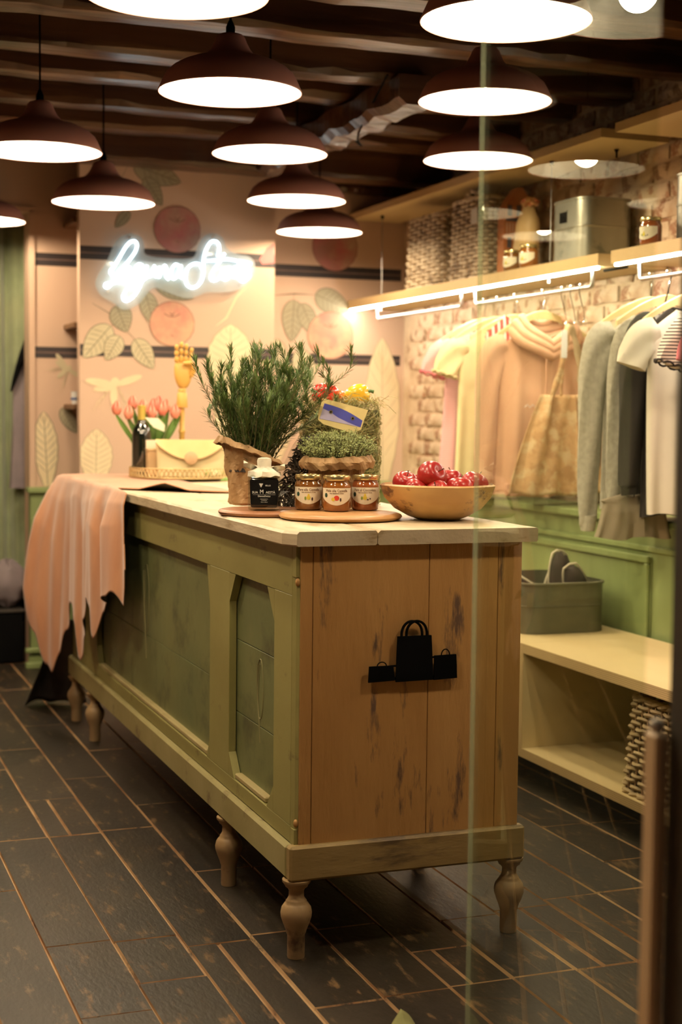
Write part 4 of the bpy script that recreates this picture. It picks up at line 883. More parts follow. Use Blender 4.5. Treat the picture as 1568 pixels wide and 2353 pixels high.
# cellophane bag of dark dried leaves with a blue picture card
cb = thing('cellophane_bag', 'clear cellophane bag of dark dried mushrooms with a picture card', 'bag', (1.37, 3.95, ZT))
M_dry = pm('dark_dried_pieces', (.05, .035, .022), (.12, .09, .06), 30, .6)
rd = random.Random(31); dr = MB()
def cbw(t): return (.078 * (1 - t) ** .8 + .022, .045 * (1 - t) + .012)
for k in range(1300):
    t = rd.random() ** 1.3; a = rd.uniform(0, 2 * pi); wx, wy = cbw(t); rr_ = sqrt(rd.random()) * .92
    p = Vector((1.355 + .02 * t + wx * rr_ * cos(a), 3.95 + wy * rr_ * sin(a), ZT + .012 + .19 * t)); d = Vector((rd.uniform(-1, 1), rd.uniform(-1, 1), rd.uniform(-1, 1))).normalized() * .014
    dr.tube([p - d, p + Vector((rd.uniform(-.004, .004), 0, .004)), p + d], [.0008, .0024, .0008], 4)
dr.build('dried_pieces', M_dry, cb, kind='stuff')
rings = []
for k in range(13):
    t = k / 12; wx, wy = cbw(t); rings.append([(1.355 + .02 * t + (wx + .005) * (1 + .05 * sin(7 * a + 9 * t) + .04 * rd.uniform(-1, 1)) * cos(a), 3.95 + (wy + .006) * (1 + .12 * sin(6 * a + 5 * t)) * sin(a), ZT + .004 + .215 * t) for a in [2 * pi * j / 22 for j in range(22)]])
MB().loft(rings).build('film', M_cello, cb, False)
# card local frame: tilted, clipped to the bag top
cd = bpy.data.objects.new('picture_card', None)
M_cardy = pm('yellow_card', (.82, .66, .28)); M_blue = pm('blue_picture', (.07, .075, .36), (.05, .055, .28), 6, .4); M_wsky = pm('picture_haze', (.62, .55, .62), (.42, .38, .58), 8, .4)
mbx = MB(); card = [(-.064, .040), (.066, .040), (.062, .010), (.060, -.018), (.040, -.034), (-.045, -.030), (-.062, -.022), (-.066, .0)]
cm = Matrix.Translation((1.437, 3.862, ZT + .262)) @ Matrix.Rotation(-.28, 4, 'Z') @ Matrix.Rotation(radians(14), 4, 'Y') @ Matrix.Rotation(radians(-8), 4, 'X')
def cpl(poly, y0, y1, nm, mat, par):
    m = MB().prism(poly, y0, y1); m.v = [tuple(cm @ Vector(v)) for v in m.v]; return m.build(nm, mat, par)
bpy.data.objects.remove(cd)
cd = cpl(card, 0, .0008, 'picture_card', M_cardy, cb); cd['label'] = 'yellow-edged card with a blue night picture'
arc = [(-.056 + .114 * k / 12, .020 + .007 + .006 * sin(pi * k / 12) - .020 * k / 12) for k in range(13)]
cpl([(.057, -.012), (-.059, -.018)] + arc, -.0004, -.0001, 'picture', M_blue, cb); cpl([(.054, -.0125), (-.0585, -.0175), (-.0575, .012), (-.035, .008), (-.01, -.002), (.02, -.008)], -.0007, -.0005, 'picture_clouds', M_wsky, cb)
for ax, az in ((-.033, .008), (.030, .006)):
    for r_, mt, yy in ((.0052, M_gold, -.0012), (.0024, M_blk, -.0015)): cpl([(ax + r_ * cos(2 * pi * k / 12), az + r_ * sin(2 * pi * k / 12)) for k in range(12)], yy, yy + .0002, 'eyelet', mt, cb)
sl_ = MB().prism([(1.390 + .024 * cos(2 * pi * k / 20), ZT + .088 + .016 * sin(2 * pi * k / 20)) for k in range(20)], 3.868, 3.869).build('gold_sticker', pm('orange_sticker', (.72, .42, .10)), cb)
text('Capp', .011, M_ink, cb, 'sticker_word', tuple(Vector((1.390, 3.8675, ZT + .088)) - wloc(cb)))
# thyme
th = thing('potted_thyme', 'low thyme plant in a folded brown paper bag behind the jars', 'plant', (1.408, 3.80, ZT + .018))
bagmesh(1.408, 3.815, ZT + .019, .062, .080, .135, .03, 9, tilt=.02).build('paper_bag', M_paper, th, False)
MB().lathe([(.001, ZT + .12), (.07, ZT + .12), (.066, ZT + .135), (.001, ZT + .138)], 1.408, 3.815, 20).build('soil', MATS['dark_soil'], th)
M_thy = pm('thyme_green', (.20, .25, .07), (.34, .37, .13), 40, .6, c3=(.13, .17, .05), s3=30, lo3=.5, hi3=.7)
tl = MB(); ts_ = MB(); rt_ = random.Random(41)
for k in range(380):
    a = rt_.uniform(0, 2 * pi); r0 = sqrt(rt_.random()) * .078; R1 = r0 * 1.32 + rt_.uniform(0, .01); H_ = .088 * sqrt(max(.05, 1 - (r0 / .088) ** 2)) + rt_.uniform(-.014, .012)
    p0 = Vector((1.408 + r0 * .7 * cos(a), 3.815 + r0 * .7 * sin(a), ZT + .125)); p1 = Vector((1.408 + R1 * cos(a), 3.815 + R1 * sin(a), ZT + .145 + H_ * .85))
    if k % 14 == 0: p1 += Vector((.012 * cos(a), .012 * sin(a), .006))
    pts = bez([p0, p0.lerp(p1, .55) + Vector((rt_.uniform(-.006, .006), rt_.uniform(-.006, .006), .004)), p1], 4); ts_.tube(pts, .0006, 3)
    for i in range(1, len(pts)):
        for m_ in range(4):
            d = Vector((rt_.uniform(-1, 1), rt_.uniform(-1, 1), rt_.uniform(-.1, .9))).normalized(); L_ = rt_.uniform(.004, .0075); p = pts[i] + Vector((rt_.uniform(-.002, .002),) * 3)
            sd = d.orthogonal().normalized(); q = p + d * L_ * .5; tl.add([p, q + sd * L_ * .3, p + d * L_, q - sd * L_ * .3], [(0, 1, 2), (0, 2, 3)])
tl.build('leaves', M_thy, th, kind='stuff'); ts_.build('stems', M_stem, th, kind='stuff')
# wooden bowl of apples
bw = thing('wooden_bowl', 'rough teak wooden bowl on the counter, holding the red apples', 'bowl', (1.615, 3.56, ZT))
def bwob(a, z): return 1 + .045 * sin(2 * a + .6) + .03 * sin(3 * a) + .015 * sin(7 * a)
MB().lathe([(.001, ZT + .001), (.055, ZT + .001), (.080, ZT + .010), (.115, ZT + .030), (.140, ZT + .058), (.152, ZT + .090), (.146, ZT + .094), (.134, ZT + .066), (.110, ZT + .040), (.075, ZT + .022), (.001, ZT + .018)], 1.600, 3.56, 64, cap=False, wob=bwob).build('body', M_bowl, bw, True)
M_app = pm('red_apple', (.28, .010, .012), (.42, .028, .018), 14, .30, spec=.45, coat=.15, c3=(.52, .15, .04), s3=14, lo3=.60, hi3=.75)
M_stk = pm('apple_stalk', (.09, .05, .02))
def mk_apple(x, y, z, r, rot, lb):
    s = thing('apple', lb, 'apple', (x, y, z), 0, 'red apples in the wooden bowl'); s.rotation_euler = rot
    MB().ball((0, 0, 0), r, 30, 18, 0, (1, 1, .92), lambda a, t: 1 - .30 * max(0, cos(t)) ** 9 - .12 * max(0, -cos(t)) ** 10 + .012 * sin(5 * a) * sin(t)).build('flesh', M_app, s, True, local=True)
    MB().tube([(0, 0, r * .55), (.002, 0, r * .85), (.005, .002, r * 1.05)], [.0012, .001, .0016], 6).build('stalk', M_stk, s, True, local=True)
for q in ((1.560, 3.520, ZT + .116, .040, (.9, .6, 0), 'topmost apple of the pile, with its stalk hollow turned to the right'), (1.622, 3.482, ZT + .084, .036, (-.2, .15, 0), 'front apple with its stalk upright in the bowl'),
          (1.678, 3.512, ZT + .094, .037, (.1, .5, .4), 'rightmost apple in the bowl'), (1.560, 3.482, ZT + .076, .032, (.5, -.7, 0), 'low front apple at the left of the bowl rim'),
          (1.505, 3.565, ZT + .096, .034, (.3, -.5, 1), 'upper apple at the left side of the bowl'), (1.650, 3.60, ZT + .100, .034, (.2, .2, 2), 'apple at the back of the pile, half hidden'), (1.57, 3.63, ZT + .085, .034, (0, .4, 1), 'apple behind the topmost apple, almost hidden'),
          (1.512, 3.512, ZT + .082, .030, (.6, -.3, 2), 'lowest apple against the thyme bag')): mk_apple(*q)

# ------------------------------------------------------------------ suede throw draped over the far left corner
def hem(y):
    pts = [(4.719, .74), (4.735, .62), (4.80, .66), (4.852, .638), (4.98, .60), (5.04, .56), (5.106, .46), (5.15, .56), (5.22, .59), (5.30, .50), (5.40, .42), (5.49, .32), (5.53, .46), (5.60, .52), (5.70, .40), (5.78, .30), (5.84, .215), (5.90, .24), (5.97, .36), (6.06, .46)]
    for (a, b), (c, d) in zip(pts[:-1], pts[1:]):
        if a <= y <= c: t = (y - a) / (c - a); t = t * t * (3 - 2 * t); return b + (d - b) * t
    return pts[0][1] if y < pts[0][0] else pts[-1][1]
def throw(u, v):
    # u along the counter (0 near, 1 far, bending round the back corner), v across: 0 right edge on top, 1 the hem
    near = 4.80 - .10 * v; y = near + (6.06 - near) * min(1, u)
    ftop = .38
    if v < ftop:                                   # lying on the top
        s = v / ftop; x = 1.37 - (1.37 - 1.040) * s; yy = 4.66 + .22 * s ** 1.5 + (6.02 - 4.66 - .22 * s ** 1.5) * u
        if s > .25 and u < .25: yy += .10 * (1 - u / .25) * (s - .25)
        return (x, yy, .9895 + .0025 * sin(9 * u + 3 * s) ** 2 + .022 * max(0, 1 - u / .10) * max(0, 1 - abs(s - .62) / .2))
    s = (v - ftop) / (1 - ftop)
    zb = hem(y); z = .9895 - (.9895 - zb) * s
    x = 1.034 - .012 * min(1, s * 8) - .010 * s
    x += -.013 * min(1, s * 3) * (1.3 * sin(y * 12 + 1.8 * sin(y * 5) + .8 * s) + .55 * sin(y * 27 + 2.4 * s) + .22 * sin(y * 61 + 1 + 3 * s)) - .014 * min(1, s * 3)
    yf = y + .05 * s * sin((y - 4.7) * 2.2) * (1 if y > 5.6 else .2)
    if u > .8: x -= (u - .8) / .2 * .115 * min(1, s * 1.15) * (1.25 - .5 * s)
    return (x, yf, z)
tw = MB().grid(throw, 150, 90).build('suede_throw', [M_cloth, M_cloth_d], None, True)
md = tw.modifiers.new('s', 'SOLIDIFY'); md.thickness = .003; md.offset = 1; md.material_offset = 1
tag(tw, 'peach suede throw with ragged hem draped over the far left counter corner', 'throw')
gh = MB().grid(lambda u, v: (1.055 + .0 * v + .02 * v + .105 * (u - .5) * (.2 + v) * 2 - .02 * v, 6.05 + .25 * v + .05 * sin(u * 5), .40 * (1 - v) + .004 + .015 * abs(sin(u * 7)) * v), 16, 14).build('grey_hide', M_hide, None, True)
gh.modifiers.new('s', 'SOLIDIFY').thickness = .003
tag(gh, 'dark grey suede hide trailing to the floor behind the far counter leg', 'hide')

# ------------------------------------------------------------------ tray group at the far end
ty = thing('round_tray', 'round gold tray with pierced rim at the far end of the counter', 'tray', (1.49, 5.86, .983)); TZ = .9855
M_tray = pm('pierced_gold_metal', (.62, .46, .22), (.50, .36, .16), 20, .4, 0, .5)
MB().lathe([(.001, TZ), (.205, TZ), (.207, TZ + .003), (.001, TZ + .004)], 1.49, 5.86, 64).build('base', M_tray, ty, True)
for z, r_ in ((TZ + .004, .003), (TZ + .040, .003)): MB().tube([(1.49 + .205 * cos(2 * pi * k / 72), 5.86 + .205 * sin(2 * pi * k / 72), z) for k in range(72)], r_, 6, closed=True).build('rim_ring', M_tray, ty, True)
lt = MB()
for k in range(72):
    a = 2 * pi * k / 72; b = a + .087
    for p, q in ((a, b), (b, a)): lt.tube([(1.49 + .205 * cos(p), 5.86 + .205 * sin(p), TZ + .005), (1.49 + .205 * cos((p + q) / 2), 5.86 + .205 * sin((p + q) / 2), TZ + .022), (1.49 + .205 * cos(q), 5.86 + .205 * sin(q), TZ + .038)], .0022, 4)
lt.build('pierced_lattice', M_tray, ty, kind='stuff')
TB = TZ + .0045
# wine bottle
wbt = thing('wine_bottle', 'dark wine bottle with yellow neck foil and white tag on the tray', 'bottle', (1.345, 5.93, TB))
M_dg = pm('dark_green_glass', (.006, .008, .005), (.01, .012, .006), 6, .05, spec=.8, coat=1)
MB().lathe([(.001, TB), (.037, TB), (.039, TB + .005), (.039, TB + .165), (.034, TB + .190), (.018, TB + .215), (.0145, TB + .225), (.0145, TB + .252)], 1.345, 5.93, 32).build('glass', M_dg, wbt, True)
MB().lathe([(.0152, TB + .225), (.016, TB + .227), (.016, TB + .272), (.017, TB + .274), (.017, TB + .283), (.001, TB + .284)], 1.345, 5.93, 24, cap=False).build('neck_foil', pm('yellow_foil', (.80, .66, .16), None, 9, .35, 0, .4), wbt, True)
MB().add([(1.352, 5.905, TB + .235), (1.405, 5.89, TB + .232), (1.430, 5.885, TB + .205), (1.428, 5.885, TB + .178), (1.385, 5.89, TB + .195)], [(0, 1, 2, 3, 4)]).build('hang_tag', pm('cream_tag', (.85, .82, .62)), wbt)
wl = MB().box(1.352, 1.395, 5.882, 5.888, TB + .085, TB + .145).build('paper_card', pm('cream_card', (.88, .80, .60)), None); tag(wl, 'small cream card leaning on top of the tan box beside the wine bottle', 'card')
bx2 = thing('small_box', 'small tan cardboard box in front of the wine bottle', 'box', (1.374, 5.865, TB))
MB().box(1.350, 1.398, 5.842, 5.880, TB + .001, TB + .100, b=.002).build('body', pm('tan_card', (.70, .46, .24)), bx2); MB().box(1.349, 1.399, 5.841, 5.8815, TB + .101, TB + .112, b=.002).build('lid', pm('tan_card_light', (.76, .54, .30)), bx2)
# tulips in a glass vase
vs_ = thing('tulip_vase', 'clear glass vase on the tray, holding the tulips', 'vase', (1.405, 6.02, TB))
MB().lathe([(.001, TB), (.055, TB), (.060, TB + .01), (.072, TB + .205), (.069, TB + .205), (.057, TB + .014), (.001, TB + .012)], 1.405, 6.02, 40, cap=False).build('glass', M_thin, vs_, True)
M_tul = pm('coral_tulip', (.80, .20, .14), (.86, .36, .24), 14, .5); M_tg = pm('tulip_green', (.14, .27, .06), (.22, .36, .09), 9, .45)
tp = [(1.262, 6.02, 1.262), (1.305, 5.99, 1.245), (1.335, 6.05, 1.285), (1.365, 6.0, 1.262), (1.395, 5.97, 1.248), (1.42, 6.04, 1.275), (1.445, 5.99, 1.262), (1.470, 6.03, 1.272), (1.495, 5.98, 1.250), (1.52, 6.03, 1.262), (1.385, 6.08, 1.272), (1.455, 6.09, 1.285)]
TLB = ['leftmost coral tulip of the bouquet', 'second coral tulip from the left, low behind the bottle', 'tall tulip directly behind the bottle neck', 'tulip just right of the yellow bottle neck', 'low tulip above the cream hang tag',
       'tall tulip in the centre of the bouquet', 'low tulip just right of the bouquet centre', 'tulip third from the right in the bouquet', 'low tulip second from the right', 'rightmost coral tulip of the bouquet', 'back-row tulip behind the one right of the bottle neck', 'highest back-row tulip, right of centre']
for i, (x, y, z) in enumerate(tp):
    t_ = thing('tulip', TLB[i], 'tulip', (x, y, z - .03), 0, 'tulips in the glass vase')
    hd = MB()
    for p_ in range(6):
        a0 = 2 * pi * p_ / 6; rr_ = 1.0 if p_ % 2 else .9
        hd.grid(lambda u, v, a0=a0, rr_=rr_: (x + rr_ * .021 * sin(pi * min(1, .18 + v * .75)) * cos(a0 + (u - .5) * 1.5 * (1 - v * .75)), y + rr_ * .021 * sin(pi * min(1, .18 + v * .75)) * sin(a0 + (u - .5) * 1.5 * (1 - v * .75)), z - .028 + .058 * v), 5, 7)
    hd.build('petals', M_tul, t_, True)
    MB().tube(bez([(1.405 + (x - 1.405) * .25, 6.02 + (y - 6.02) * .3, TB + .02), (1.405 + (x - 1.405) * .55, 6.02 + (y - 6.02) * .6, TB + .13), (x, y, z - .026)], 6), .003, 6).build('stem', M_tg, t_, True)
    sg = rr.choice((-1, 1)); bx0, by0 = 1.405 + (x - 1.405) * .5, 6.02 + (y - 6.02) * .5
    MB().grid(lambda u, v: (bx0 + (x - bx0) * v * 1.25 + .022 * (u - .5) * sin(pi * min(.98, .15 + .85 * v)) * 1.2, by0 - .014 + .010 * sin(u * 3), TB + .13 + (z - TB - .10) * v * .78), 3, 8).build('leaf', M_tg, t_, True)
# wooden mannequin hand
hd = thing('mannequin_hand', 'yellow wooden mannequin hand raised on a turned stand behind the clutch bag', 'hand model', (1.555, 6.02, TB))
hx, hyy = 1.535, 6.02
MB().lathe([(.001, TB), (.045, TB), (.045, TB + .012), (.001, TB + .013)], hx, hyy, 30).build('base', M_manne, hd, True)
MB().lathe([(.011, TB + .013), (.011, TB + .17), (.0135, TB + .173), (.0135, TB + .185), (.0105, TB + .188), (.0105, TB + .275)], hx, hyy, 20).build('stand_rod', M_manne, hd, True)
MB().lathe([(.001, TB + .276), (.0225, TB + .276), (.0235, TB + .280), (.0200, TB + .335), (.017, TB + .339), (.001, TB + .340)], hx, hyy, 26).build('wrist', M_manne, hd, True)
MB().lathe([(.001, TB + .3405), (.0165, TB + .341), (.0175, TB + .349), (.014, TB + .355), (.001, TB + .355)], hx, hyy, 26).build('wrist_joint', M_manne, hd, True)
pr_ = []
for (z, a, b) in ((.356, .012, .010), (.362, .020, .014), (.38, .030, .018), (.40, .0355, .019), (.425, .0385, .018), (.445, .037, .015), (.458, .035, .012), (.462, .030, .008)):
    pr_.append([(hx + .004 + a * cos(t), hyy + b * sin(t), TB + z) for t in [2 * pi * j / 28 for j in range(28)]])
MB().loft(pr_).build('palm', M_manne, hd, True)
for fx_, L_, dr_ in ((-.027, .072, -.003), (-.0090, .084, 0), (.0095, .076, .002), (.028, .060, .006)):
    f0 = TB + .462
    for j, (t0, t1, rr_) in enumerate(((0, .36, .0098), (.38, .68, .0092), (.70, 1.0, .0086))):
        a = Vector((hx + .004 + fx_ + dr_ * t0, hyy - .004 * t0 * 2, f0 + L_ * t0)); b = Vector((hx + .004 + fx_ + dr_ * t1, hyy - .004 * t1 * 2 - (.004 if j == 2 else 0), f0 + L_ * t1))
        m_ = a.lerp(b, .5); MB().tube([a, a.lerp(b, .12), m_, a.lerp(b, .86), b], [rr_ * .6, rr_ * .98, rr_, rr_ * .9, rr_ * .45], 12).build('finger_segment', M_manne, hd, True)
MB().tube([(hx + .036, hyy - .010, TB + .405), (hx + .043, hyy - .018, TB + .428), (hx + .040, hyy - .024, TB + .452)], [.009, .0115, .009], 12).build('thumb_segment', M_manne, hd, True)
MB().tube([(hx + .040, hyy - .025, TB + .455), (hx + .024, hyy - .030, TB + .460), (hx + .002, hyy - .031, TB + .458), (hx - .004, hyy - .030, TB + .457)], [.0085, .009, .0075, .004], 12).build('thumb_segment', M_manne, hd, True)
# clutch bag
cl = thing('clutch_bag', 'cream clutch bag with a curved flap and round clasp on the tray', 'bag', (1.515, 5.80, TB)); cl.rotation_euler = (0, 0, -.22)
M_cl = pm('cream_leather', (.80, .66, .38), (.76, .60, .33), 12, .6, .2); M_clf = pm('yellow_cream_flap', (.84, .66, .32), (.78, .58, .26), 9, .6, .2)
rings = []
for k in range(9):
    t = k / 8; z = .002 + .145 * t; hw = .133 + .006 * t; hd_ = .026 * (1 - .55 * t) + .003
    rings.append([((abs(cos(a)) ** .35) * (1 if cos(a) > 0 else -1) * hw, (abs(sin(a)) ** .6) * (1 if sin(a) > 0 else -1) * hd_, z) for a in [2 * pi * j / 40 for j in range(40)]])
MB().loft(rings).build('body', M_cl, cl, True, local=True)
def flap(u, v):
    x = -.139 + .278 * u; dep = .012 + .068 * sin(pi * u) ** .8
    return (x, -.020 - .016 * v + .002 * sin(u * 6), .149 - dep * v)
MB().grid(flap, 30, 8).build('flap', M_clf, cl, True, local=True); MB().tube([flap(u / 30, 1.01) for u in range(31)], .0022, 6).build('flap_piping', pm('brown_piping', (.42, .26, .12)), cl, True, local=True)
m_ = MB().lathe([(.001, 0), (.026, 0), (.026, .005), (.022, .007), (.001, .007)], n=28); m_.v = [(x, -.043 - z, .076 + y) for x, y, z in m_.v]; m_.build('clasp', pm('pink_beige_clasp', (.72, .46, .26)), cl, True, local=True)
# sweets in green wrap
sw = MB().ball((1.60, 5.74, TB + .016), .016, 20, 10, 0, (2.4, .9, .9), lambda a, t: 1 + .22 * sin(7 * a + 4 * t)).build('sweet_packet', pm('green_cellophane_sweets', (.52, .60, .22), (.80, .80, .60), 45, .25, spec=.7), None)
tag(sw, 'green and clear wrapped packet lying on the tray before the clutch bag', 'packet')
sp = thing('folded_napkin', 'small white rolled napkin on the throw between tray and rosemary', 'napkin', (1.66, 5.42, .983))
MB().tube([(1.585, 5.46, .993), (1.61, 5.45, .999), (1.66, 5.43, 1.004), (1.72, 5.41, 1.0)], [.004, .010, .014, .010], 10).build('body', pm('white_linen', (.85, .82, .78)), sp, True)
MB().tube([(1.55, 5.48, .990), (1.568, 5.47, .995), (1.584, 5.46, .993)], [.003, .008, .004], 8).build('green_tip', M_tg, sp, True)
sk = thing('cloth_pouch', 'small pale pink pouch behind the wooden bowl at the counter edge', 'pouch', (1.60, 4.50, ZT))
MB().ball((1.62, 4.55, ZT + .022), .022, 16, 8, 0, (1.2, 1.6, .95), lambda a, t: 1 + .06 * sin(4 * a)).build('body', pm('pale_pink_cloth', (.80, .52, .42), None, 9, .8), sk, True)
MB().tube([(1.62, 4.52, ZT + .040), (1.62, 4.515, ZT + .048)], .006, 8).build('knot', MATS['pale_pink_cloth'], sk, True)

# ------------------------------------------------------------------ bench, crate with slippers, basket in it
bn = thing('plywood_bench', 'long open plywood bench along the panelled right wall', 'bench', (2.56, 4.5, 0))
BX0, BX1, BT, BB = 2.31, XW - .025, .485, .10
for y0, y1 in ((1.8, 4.45), (4.4515, 7.15)): MB().box(BX0 + .001, BX1, y0, y1, BT - .032, BT).build('top_board', M_ply, bn)
MB().box(BX0 - .0003, BX0 + .0008, 1.8, 7.15, BT - .0318, BT - .0002).build('ply_edge', M_plyE, bn)
MB().box(BX0 + .001, BX1, 1.8, 7.15, BB, BB + .03).build('bottom_board', M_ply, bn); MB().box(BX0 - .0003, BX0 + .0008, 1.8, 7.15, BB + .0002, BB + .0298).build('ply_edge', M_plyE, bn)
for y in (2.0, 4.435, 5.6, 7.12):
    MB().box(BX0 + .001, BX1, y, y + .03, BB + .0305, BT - .0325).build('divider', M_ply, bn); MB().box(BX0 - .0003, BX0 + .0008, y, y + .03, BB + .0302, BT - .0322).build('ply_edge', M_plyE, bn)
for y in (2.2, 3.4, 4.6, 5.8, 6.9): MB().box(2.60, 2.76, y, y + .10, 0, BB - .0005).build('foot_block', M_blk, bn)
cr = bin_('metal_crate', 'dull zinc crate with rounded corners on the bench, full of slippers', 2.40, 2.735, 4.60, 5.02, BT + .0005, .178, M_galvd, .07, False, .006)
cr['category'] = 'crate'
MB().box(2.405, 2.430, 4.597, 4.5985, BT + .10, BT + .15).build('handle_plate', M_galvd, cr)
M_slip = pm('dark_brown_felt', (.022, .012, .009), (.032, .016, .012), 12, .8); M_sole = pm('cream_piping', (.80, .70, .52))
def slipper(x, y, z, rot, lb):
    s = thing('slipper', lb, 'slipper', (x, y, z), 0, 'slippers in the zinc crate'); s.rotation_euler = rot
    # length along z (heel down, toe up), sole on -x side
    rings = []
    for k in range(13):
        t = k / 12; wd = .044 * (sin(pi * (.12 + .80 * t)) ** .45) * (1 - .12 * (t < .5)); hh = .030 + .022 * sin(pi * t) if t > .4 else .022
        if t > .9: hh *= 1 - (t - .9) * 5; wd *= 1 - (t - .9) * 4
        rings.append([(.002 + hh * max(0, sin(a)) + .008 * min(0, sin(a)), wd * cos(a), -.12 + .24 * t) for a in [2 * pi * j / 20 for j in range(20)]])
    MB().loft(rings).build('upper', M_slip, s, True, local=True)
    edge = [(-.002, .046 * (sin(pi * (.12 + .80 * k / 16)) ** .45) * (1 if k <= 16 else -1), -.12 + .24 * (k / 16)) for k in range(17)]
    edge2 = [(p[0], -p[1], p[2]) for p in edge[::-1]]
    MB().tube(edge + [(-.002, 0, .128)] + edge2, .0042, 6, closed=True).build('sole_edge', M_sole, s, True, local=True)
slipper(2.615, 4.76, BT + .155, (radians(8), radians(6), radians(-75)), 'upright slipper, tallest in the crate, toe pointing up')
slipper(2.525, 4.77, BT + .150, (0, radians(58), radians(165)), 'slipper leaning left in the crate, cream sole edge to the right')
slipper(2.665, 4.70, BT + .128, (radians(25), radians(20), radians(-95)), 'low slipper at the right side of the crate')
slipper(2.655, 4.87, BT + .140, (radians(-14), radians(10), radians(-70)), 'slipper behind the upright one in the crate')
basket('wicker_basket', 'wicker basket inside the open bench at the right edge', 2.335, 2.56, 3.56, 3.84, BB + .031, .290, pm('tan_willow', (.50, .36, .19), (.36, .25, .12), 16, .6, .3), 17, .84)

# ------------------------------------------------------------------ clothes
def hook_hanger(y, lb, x=2.80, wd=.20, drop=.0, mat=M_hang, tilt=0):
    s = thing('clothes_hanger', lb, 'hanger', (x, y, 1.66), 0, 'wooden clothes hangers')
    pts = [(x + .017 * cos(a), y, 1.7275 + .0 + .017 * sin(a)) for a in [pi * 1.02 - k * pi * 1.15 / 12 for k in range(13)]]
    pts = [(x + .010 * cos(t) - .000, y, 1.7370 + .0105 * sin(t)) for t in [pi + .5 - k * (pi + .9) / 12 for k in range(13)]] + [(x + .006, y, 1.715), (x, y, 1.690), (x, y, 1.655)]
    MB().tube(pts, .0019, 6).build('hook', M_chrome, s, True)
    rings = []
    for k in range(25):
        u = -1 + 2 * k / 24; h = .026 * (1 - .55 * abs(u) ** 1.2) + .003; zc = 1.645 - .085 * abs(u) ** 1.6 - drop
        rings.append([(x + u * wd, y - .006, zc - h * .55), (x + u * wd, y + .006, zc - h * .55), (x + u * wd, y + .007, zc + h * .5), (x + u * wd, y, zc + h * .62), (x + u * wd, y - .007, zc + h * .5)])
    MB().loft(rings).build('hanger_bar', mat, s, True); return s
